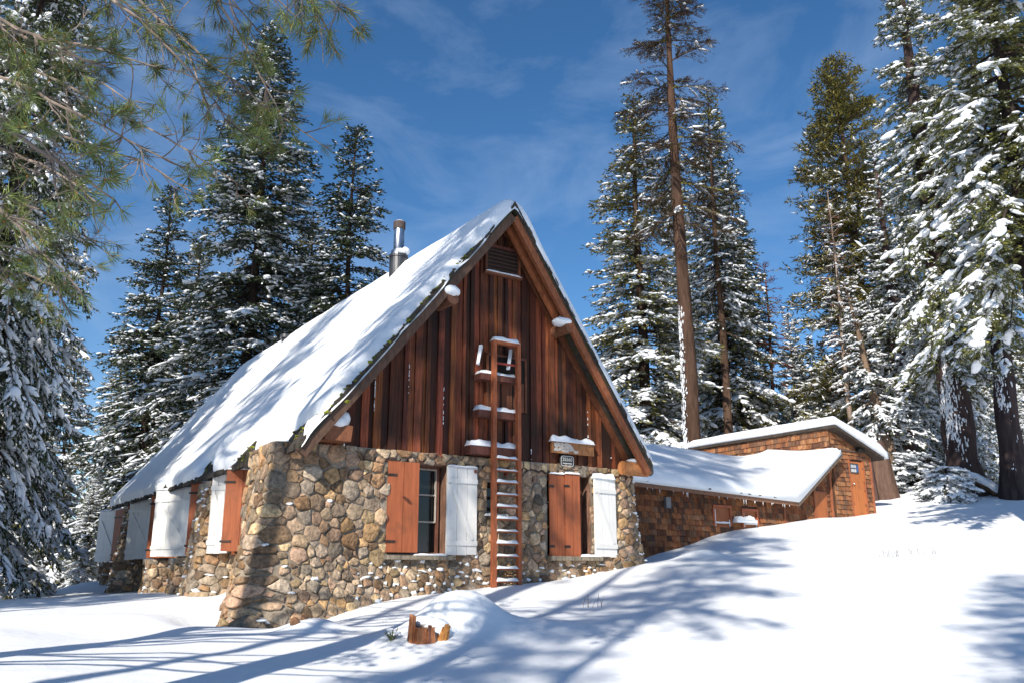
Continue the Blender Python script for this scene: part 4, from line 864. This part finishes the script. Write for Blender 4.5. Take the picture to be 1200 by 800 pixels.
# snow stuck on the windward side of thick trunks
def trunk_snow(root, Ht, r, h0, h1, n_, seed, side=math.radians(205), spread=.9):
    n = n_*3; g = np.random.default_rng(seed); h = g.uniform(h0, h1, n); a = side+g.normal(0, spread*.5, n); rr = r*(1-h/Ht)**.8+.012
    C = np.stack([rr*np.cos(a), rr*np.sin(a), h], 1); Nn = np.stack([np.cos(a), np.sin(a), 0*a], 1); A = np.tile([0, 0, 1.], (n, 1)); B = np.cross(Nn, A)
    return build('bark_snow', [blobs(C, A, B, Nn, g.uniform(.02, .13, n), g.uniform(.008, .032, n), g.uniform(.006, .018, n), 0, .4, g=g)], M_snowt, root, smooth=True)
trunk_snow(N2, 24, .60, 0, 7, 520, 1)
T1k = trunk_snow(T1, 27.5, .40, 0, 13, 260, 2, spread=.5)
N3 = conifer('large_fir', 'leaning dark trunked fir at the far right, right of the thick white plastered trunk', 43, 20, 2.9, .30, nb=190, snow=.6, snow_lo=1., snow_hi=.8, col=np.array([.10, .11, .034]), trunk=.42, bark=(.05, .036, .035), rvar=.4, prof=.6, blob=1.2, **HV)
place(N3, 1200, 31.5, None, 90, 20, 1., group=PG, tilt=(0, -5)); trunk_snow(N3, 20, .42, 0, 5, 120, 3, side=math.radians(115))
T6 = conifer('leaning_tree', 'leaning tree with sunlit pale brown trunk foot beside the shed', 45, 9, 1.7, .22, 150, .9, 1., .5, .6, .16, .03, GREEN*.8, .08, 6, .24, bark=(.20, .14, .10), sparse=.3)
place(T6, 1062, 36, None, 0, 9, 1., group=PG, tilt=(0, -9)); trunk_snow(T6, 9, .24, .6, 5, 120, 4)
T7 = conifer('fir_tree', 'dark straight trunk fir just right of the leaning one beside the shed', 46, 16, 2.1, .16, 260, .9, 1., .5, .6, .16, .03, GREEN*.8, .08, 6, .30, bark=(.07, .045, .04), sparse=.3)
place(T7, 1078, 37, None, 0, 16, 1., group=PG); trunk_snow(T7, 16, .30, .3, 6, 160, 5)
T8 = thing('broken_trunk', 'broad broken dark brown trunk right behind the shed corner', 'tree trunk', tuple(at(1036, 590, 33.5)))
T8.location.z = float(gz(T8.location.x, 33.5))-.2
build('trunk', tube([(0, 0, 0), (0, 0, .7), (-.06, 0, 1.6), (-.1, 0, 2.3)], [.62, .5, .42, .30], 14, [.13, .08, .06], wob=.1), M_bark, T8, smooth=True); T8b = tube([(-.55, -.4, 0), (-.6, -.4, 1.3), (-.62, -.4, 2.4)], [.22, .17, .12], 9, [.10, .06, .05], wob=.1); build('split_trunk', T8b, M_bark, T8, smooth=True)
lg = thing('fallen_log', 'snow topped fallen log leaning between the two dark trunks on the right', 'log', tuple(at(1182, 588, 32)))
lg.location.z = float(gz(lg.location.x, 32)); build('log', tube([(0, 0, -.15), (-.5, .2, .25), (-1.2, .5, .8)], [.17, .15, .12], 10, [.09, .055, .035], wob=.08), M_bark, lg, smooth=True); build('snow_cap', tube([(-.05, -.02, .02), (-.3, .1, .26), (-.55, .18, .45), (-.9, .35, .72), (-1.2, .48, .93)], [.06, .19, .15, .2, .08], 10, wob=.22), M_snowt, lg, smooth=True)
bent = conifer('bent_sapling', 'snow buried sapling bowed over in front of the thick dark trunk', 47, 2.4, 2.4, .05, 90, .95, 1.2, 1., .9, .14, .03, GREEN*.8, .06, 7, .06, sub=1, blob=1.7, prof=.3, up=.2)
place(bent, 1084, 34.5, None, 0, 3.2, 1., group=PG, tilt=(0, 18)); bent.scale = (.8, .8, .6)
bent2 = place(copy_tree(bent), 1118, 32, None, 140, 3.2, .8, 'dark low sapling at the left foot of the thick trunk', PG, (0, -5)); bent2.scale = (.55, .55, .5)

# trees behind and beside the viewpoint, whose shade falls on the snow, roof and gable
SG = 'trees standing behind the viewpoint'
def shade_tree(src, x, y, s, rot, label):
    o = copy_tree(src); o.location = (x, y, float(gz(x, y))-.1); o.rotation_euler = (0, 0, R(rot)); o.scale = (s, s, s); o['label'] = label; o['group'] = SG; return o
hx, hy = -sv.x/math.cos(R(SUN_EL)), -sv.y/math.cos(R(SUN_EL)); cot = 1/math.tan(R(SUN_EL))
def shade_at(tx, ty, h, zt=None):       # where a tree must stand for its part at height h to shade the point (tx,ty)
    zt = float(gz(tx, ty)) if zt is None else zt; return tx-hx*(h-zt)*cot, ty-hy*(h-zt)*cot
HC = conifer('high_crowned_fir', 'tall bare trunked fir whose trunk shade crosses the snow beside the stump', 61, 26, 2.4, .66, 120, .4, 1., .5, .5, .20, .034, OLIVE, .08, 6, .36, bark=(.08, .05, .035), sparse=.45, rvar=.55, prof=.55)
x, y = shade_at(-1.9, 12.4, 6.0); HC.location = (x, y, float(gz(x, y))-.1); HC['group'] = SG
HC2 = conifer('high_crowned_fir', 'slender high crowned fir whose crown shades the snow between stump and right window', 62, 26, 2.7, .66, 120, .4, 1., .5, .5, .20, .034, OLIVE, .08, 6, .15, bark=(.08, .05, .035), sparse=.5, rvar=.6, prof=.5)
x, y = shade_at(-.2, 10.6, 19); HC2.location = (x, y, float(gz(x, y))-.1); HC2.scale = (.8, .8, .85); HC2['group'] = SG
x, y = shade_at(3.2, 16.4, 17.0); shade_tree(HC2, x, y, .85, 50, 'high crowned fir whose crown shades the snow before the right window')
x, y = shade_at(6.9, 11.4, 15.0); shade_tree(A, x, y, .95, 40, 'full snowy fir whose shade touches the lower right snow')
x, y = shade_at(-8.0, 22.5, 17.0); shade_tree(Cc, x, y, 1.15, 0, 'open dark fir whose branches streak the lower cabin roof with shade')
q = H(-1.2, 0, 6.2); x, y = shade_at(q[0], q[1], 20.5, q[2]); shade_tree(HC2, x, y, .98, 110, 'high crowned fir whose branches dapple the gable')
q = H(-2.4, 7, 5.2); x, y = shade_at(q[0], q[1], 23, q[2]); shade_tree(HC2, x, y, 1.06, 200, 'high crowned fir whose branches streak the middle of the roof')
q = H(9.5, 4, 3); x, y = shade_at(q[0], q[1], 24.5, q[2]); shade_tree(HC2, x, y, 1.15, 290, 'tallest high crowned fir, whose shade lies over the low wing roof')
q = H(-5.4, 11, 1); x, y = shade_at(q[0], q[1], 12, q[2]); shade_tree(Ee, x, y, .8, 160, 'large open fir whose shade falls on the side shutters')

# overhanging long needled pine at the upper left
pine = thing('long_needle_pine', 'near pine whose long needled twigs hang across the upper left sky', 'tree', (-8.2, 5.2, float(gz(-8.2, 5.2))-.1))
pz0 = pine.location.z
build('trunk', tube([(0, 0, -.3), (0, 0, 3), (.1, 0, 8), (.1, .1, 14)], [.34, .30, .22, .08], 14, [.17, .11, .08], wob=.06), M_bark, pine, smooth=True)
g = np.random.default_rng(55)
LIMBS = [((-60, 30), (235, 95), 6.2), ((-60, 70), (215, 190), 5.6), ((60, -60), (275, 150), 6.6), ((150, -60), (300, 40), 6.0), ((285, -60), (425, 8), 5.4), ((320, -60), (388, 72), 5.8), ((-60, 110), (150, 255), 5.2), ((-60, 160), (108, 245), 6.2), ((-60, 200), (100, 350), 6.4),
         ((-60, 270), (60, 300), 5.4), ((100, -60), (372, 178), 7.0), ((210, -60), (330, 140), 6.6), ((-60, -30), (120, 70), 5.6), ((-60, 320), (80, 345), 6.8), ((-60, 0), (180, 130), 7.2), ((30, -60), (200, 60), 6.8), ((-60, 140), (230, 235), 6.9), ((140, -60), (250, 120), 7.3), ((240, -50), (360, 20), 6.8), ((-60, 230), (130, 300), 7.4), ((-60, 40), (300, 225), 7.6)]
for (a, b, Y) in LIMBS:
    p0 = at(a[0], a[1], Y+g.uniform(-.5, .5)); p1 = at(b[0], b[1], Y)
    org = np.array([pine.location.x, pine.location.y, 0.]); tr = np.array([org[0]+.1, org[1], min(13, p0[2]+.3)])
    c1 = p0*.5+p1*.5+g.normal(0, .12, 3)+np.array([0, 0, .15]); n = 14; t = np.linspace(0, 1, n)[:, None]
    main = (1-t)**2*p0+2*t*(1-t)*c1+t*t*p1; main += np.cumsum(g.normal(0, .012, main.shape), 0)
    lead = tr+(main[0]-tr)*np.linspace(0, 1, 6)[:-1, None]; lead[1:-1, 2] += .25*np.sin(np.linspace(.3, 2.8, 3))
    off = np.array([pine.location.x, pine.location.y, pz0])
    wood = tube(np.vstack([lead, main])-off, np.concatenate([np.linspace(.05, .02, 5), np.linspace(.016, .005, n)]), 6, np.array([.30, .24, .20])*g.uniform(.6, 1.1), cap=False)
    tufts = [(main[-1], main[-1]-main[-2])]
    L0 = np.linalg.norm(p1-p0)
    for k in range(int(5+L0*5.5)):
        i = g.integers(2, n-1); s = main[i]; base = vnorm(main[i+1]-main[i]); d = vnorm(base*.6+g.normal(0, .6, 3)+np.array([0, 0, -.25])); l = g.uniform(.2, .65)*(1-.4*i/n); q = [s]
        for m_ in range(5): d = vnorm(d+g.normal(0, .16, 3)+np.array([0, 0, -.10+.05*m_])); q.append(q[-1]+d*l/5)
        q = np.array(q); wood += tube(q-off, np.linspace(.007, .0028, 6), 4, np.array([.28, .23, .20])*g.uniform(.5, 1.1), cap=False)
        leafy = g.random() < .42
        if leafy: tufts.append((q[-1], q[-1]-q[-2]))
        for _ in range(g.integers(1, 4)):
            j = g.integers(1, 5); d2 = vnorm(vnorm(q[j+1]-q[j] if j < 5 else d)+g.normal(0, .55, 3)+np.array([0, 0, .1])); l2 = g.uniform(.07, .28); e = q[j]+d2*l2; md = q[j]+d2*l2*.5+g.normal(0, .015, 3)
            wood += tube(np.array([q[j], md, e])-off, [.0035, .003, .0022], 4, np.array([.28, .22, .19])*g.uniform(.5, 1.1), cap=False)
            if leafy or g.random() < .3: tufts.append((e, e-md))
    lo = build('limb', wood, M_bark, pine)
    NC = []; ND = []; NL = []; NCo = []
    for (c, d) in tufts:
        d = vnorm(d); m_ = g.integers(30, 54); dd = vnorm(d*.75+g.normal(0, .48, (m_, 3))+np.array([0, 0, -.08])); s0 = c-d*g.uniform(0, .07, m_)[:, None]
        NC.append(s0-off); ND.append(dd); NL.append(g.uniform(.09, .165, m_)); tone = np.array([.14, .175, .055])*g.uniform(.45, 1.5); NCo.append(np.tile(tone, (m_, 1))*g.uniform(.7, 1.3, (m_, 1))+(g.random((m_, 1)) < .06)*np.array([.16, .07, 0]))
    NC, ND, NL, NCo = map(np.concatenate, (NC, ND, NL, NCo)); W = vnorm(np.cross(ND, g.normal(0, 1, ND.shape)))
    build('needles', [kites(NC, ND, W, NL, np.full(len(NL), .0026), NCo)], M_leaf, lo)
    bud = np.array([c for c, _ in tufts])-off; nb_ = len(bud); I3 = [np.tile(a_, (nb_, 1)) for a_ in ([1., 0, 0], [0, 1., 0], [0, 0, 1.])]
    build('buds', [blobs(bud, *I3, *[np.full(nb_, .007)]*3, 0, .2, np.array([.38, .14, .05]))], M_rustred, lo)

# distant woods
g = np.random.default_rng(77); VK = []; VB = []; VS = []
for k in range(110):
    Y = g.uniform(62, 105); px = g.uniform(-150, 1400); x = at(px, 640, Y)[0]; z0 = float(gz(x, Y)); hh = g.uniform(9, 15) if px < 700 else g.uniform(10, 17); rr = hh*g.uniform(.11, .17); 
    if 130 < px < 900: hh *= .8
    VB += tube([(x, Y, z0-.5), (x, Y, z0+hh)], [.22, .02], 6, [.07, .05, .045], cap=False)
    n = 1500; f = g.uniform(0, 1, n)**1.4; h_ = z0+hh*(.05+.95*f); a = g.uniform(0, 6.28, n); lay = .75+.25*np.sin(h_*5+a*2+k); r_ = rr*(1-f)*lay*g.uniform(.25, 1.05, n); C = np.stack([x+r_*np.cos(a), Y+r_*np.sin(a), h_-.35*r_], 1)
    D_ = vnorm(np.stack([np.cos(a), np.sin(a), np.full(n, -.3)], 1)+g.normal(0, .3, (n, 3))); W = vnorm(np.cross(D_, vnorm(np.array([0, 0, 1.])+g.normal(0, .4, (n, 3)))))
    VK.append(kites(C, D_, W, g.uniform(.3, .6, n), np.full(n, .10), GREEN*.75*g.uniform(.6, 1.3, (n, 1))))
    s = g.random(n) < .42; C2 = C[s]+np.array([0, 0, .06]); v_, f_, c_, _m = kites(C2, D_[s], W[s], g.uniform(.3, .6, s.sum()), np.full(s.sum(), .13), np.ones((s.sum(), 3))); VS.append((v_, f_, c_, 2))
dw = build('distant_woods', VK+[(a, b, c, 1) for a, b, c, _ in VB]+VS, [M_leaf, M_bark, M_snowt]); tag(dw, 'far snowy conifer woods seen low between the nearer trees', 'woods', kind='stuff')

# ------------------------------------------------------------------ small things on the snow
sx, sy = at(497, 768, 11.85)[:2]; sz = float(gz(sx, sy))
stump = thing('rotten_stump', 'rotten orange brown stump under a round snow mound in front of the cabin', 'stump', (sx, sy, sz-.12))
g = np.random.default_rng(9); n = 34; prt = []
for i in range(n):
    a = i/n*math.pi*2; r0 = .17+.02*g.random(); tall = .19+.09*g.random()+(.13 if 2.6 < a < 3.9 else 0)-(.10 if a > 5.4 or a < .8 else 0); x_, y_ = r0*math.cos(a), r0*math.sin(a)
    c = np.array([[.30, .11, .05], [.20, .09, .06], [.21, .16, .13], [.36, .15, .07], [.12, .08, .065]])[g.integers(0, 5)]
    prt.append(bar((x_*1.15, y_*1.15, 0), (x_, y_, tall), .045, .035, c, up=(math.cos(a), math.sin(a), .1), j=.010))
for i in range(26):
    a, r0 = g.uniform(0, 6.28), g.uniform(0, .14); prt.append(bar((r0*math.cos(a), r0*math.sin(a), 0), (r0*math.cos(a), r0*math.sin(a), g.uniform(.16, .27)), .05, .05, np.array([.34, .15, .06])*g.uniform(.5, 1.2), j=.012))
for i in range(9): prt.append(bar((.18+g.uniform(0, .1), -.08, .02+g.uniform(0, .1)), (.22+g.uniform(0, .10), -.1, .16+g.uniform(0, .12)), .04, .035, np.array([.48, .22, .07]), j=.012))
build('wood', prt, M_rustred, stump); build('bark', [bar((-.19, -.05, 0), (-.17, -.02, .36), .09, .03, [.22, .17, .14], up=(-1, 0, 0), j=.01), bar((-.20, .06, 0), (-.17, .07, .31), .08, .03, [.16, .12, .1], up=(-1, 0, 0), j=.01)], M_bark, stump)
build('snow_cap', [blobs(np.array([[.10, .14, .27], [-.02, .16, .30], [.22, .10, .18], [.30, .2, .12]]), *[np.tile(a, (4, 1)) for a in ([1., 0, 0], [0, 1., 0], [0, 0, 1.])], np.array([.2, .2, .14, .2]), np.array([.16, .18, .14, .2]), np.array([.09, .08, .1, .14]), 2, .03)], M_snow, stump, smooth=True)
px_, py_ = at(459, 770, 11.9)[:2]
tw = thing('fir_sprig', 'tiny green fir sprig poking out of the snow left of the rotten stump', 'plant', (px_, py_, float(gz(px_, py_))-.02)); w_ = []; kk = []
for i in range(9):
    a = g.uniform(0, 6.28); e = np.array([math.cos(a)*.10, math.sin(a)*.08, g.uniform(.05, .16)]); w_ += tube([(0, 0, 0), e*.6+[0, 0, .02], e], [.005, .004, .003], 4, [.15, .1, .07], cap=False)
    m_ = 26; C = e[None]*g.uniform(.2, 1, (m_, 1)); D_ = vnorm(g.normal(0, .6, (m_, 3))+e/np.linalg.norm(e)); kk.append(kites(C, D_, vnorm(np.cross(D_, [0, 0, 1.])), g.uniform(.03, .05, m_), np.full(m_, .005), np.array([.16, .22, .07])*g.uniform(.7, 1.2, (m_, 1))))
sw__ = build('stem', w_, M_bark, tw); build('needles', kk, M_leaf, tw); build('snow', [blobs(np.array([[-.03, 0, .15], [.06, 0, .11]]), *[np.tile(a, (2, 1)) for a in ([1., 0, 0], [0, 1., 0], [0, 0, 1.])], np.array([.05, .05]), np.array([.04, .04]), np.array([.02, .02]), 1, .1)], M_snow, tw, smooth=True)
def rock(px, py, Y, s, label, col, snow=True, seed=0, sink=.3):
    g = np.random.default_rng(seed); x, y = at(px, py, Y)[:2]; z = float(gz(x, y)); t = thing('boulder', label, 'rock', (x, y, z-s[2]*sink+s[2]*.3))
    v, f = ICO[2]; v = v*(1+.16*np.sin(v[:, :1]*3.1+seed)+.12*np.sin(v[:, 1:2]*4.3+seed*2)+g.uniform(-.05, .05, (len(v), 1)))*np.array(s); build('stone', [prep(v, f, col)], M_stone, t, smooth=False)
    if snow: build('snow_cap', [blobs(np.array([[s[0]*.45, -s[1]*.1, s[2]*.82], [s[0]*.1, s[1]*.3, s[2]*.95]]), *[np.tile(a, (2, 1)) for a in ([1., 0, 0], [0, 1., 0], [0, 0, 1.])], np.array([.5, .5])*s[0], np.array([.4, .5])*s[1], np.array([.16, .14])*s[2], 2, .04)], M_snow, t, smooth=True)
    return t
rock(289, 730, 14.6, (.36, .28, .20), 'brown boulder with a dab of snow at the foot of the near stone corner', [.22, .17, .12], seed=1)
rock(345, 752, 13.25, (.085, .07, .075), 'small rusty stone peeping from the snow left of the mound, larger of the pair', [.26, .13, .07], False, 2, .4)
rock(355, 747, 13.35, (.05, .05, .07), 'tiny rusty stone peeping from the snow beside the larger one', [.28, .15, .08], False, 3, .4)
def dry_stems(px, py, Y, n, hgt, wid, label, seed):
    g = np.random.default_rng(seed); x, y = at(px, py, Y)[:2]; t = thing('dry_stems', label, 'plant', (x, y, float(gz(x, y))-.02)); q = []
    for i in range(n):
        bx = g.uniform(-wid, wid); a = g.uniform(-.5, .5); hh = hgt*g.uniform(.4, 1); lx = float(gz(x+bx, y))-float(gz(x, y)); q += tube([(bx, 0, lx), (bx+a*hh*.3, .02, lx+hh*.5), (bx+a*hh, .03, lx+hh)], [.004, .003, .002], 4, [.14, .10, .07], cap=False)
        if g.random() < .6: q += tube([(bx+a*hh*.3, .02, lx+hh*.5), (bx+a*hh*.3+g.uniform(-.06, .06), 0, lx+hh*.8)], [.003, .002], 4, [.14, .1, .07], cap=False)
    build('stem', q, M_bark, t); return t
dry_stems(694, 712, 15.0, 8, .26, .16, 'small dry dark twigs sticking from the snow below the right window', 1)
dry_stems(1044, 648, 19.5, 9, .22, .3, 'left clump of pale dry grass stems on the open snow slope', 2)
dry_stems(1085, 645, 19.8, 8, .20, .4, 'right clump of pale dry grass stems on the open snow slope', 3)

for o in bpy.data.objects:                              # loose cover nobody could count
    if o.name.split('.')[0] in ('ledge_snow', 'moss', 'bark_snow', 'snow_flecks', 'snow_load', 'peeling_paint'): o['kind'] = 'stuff'
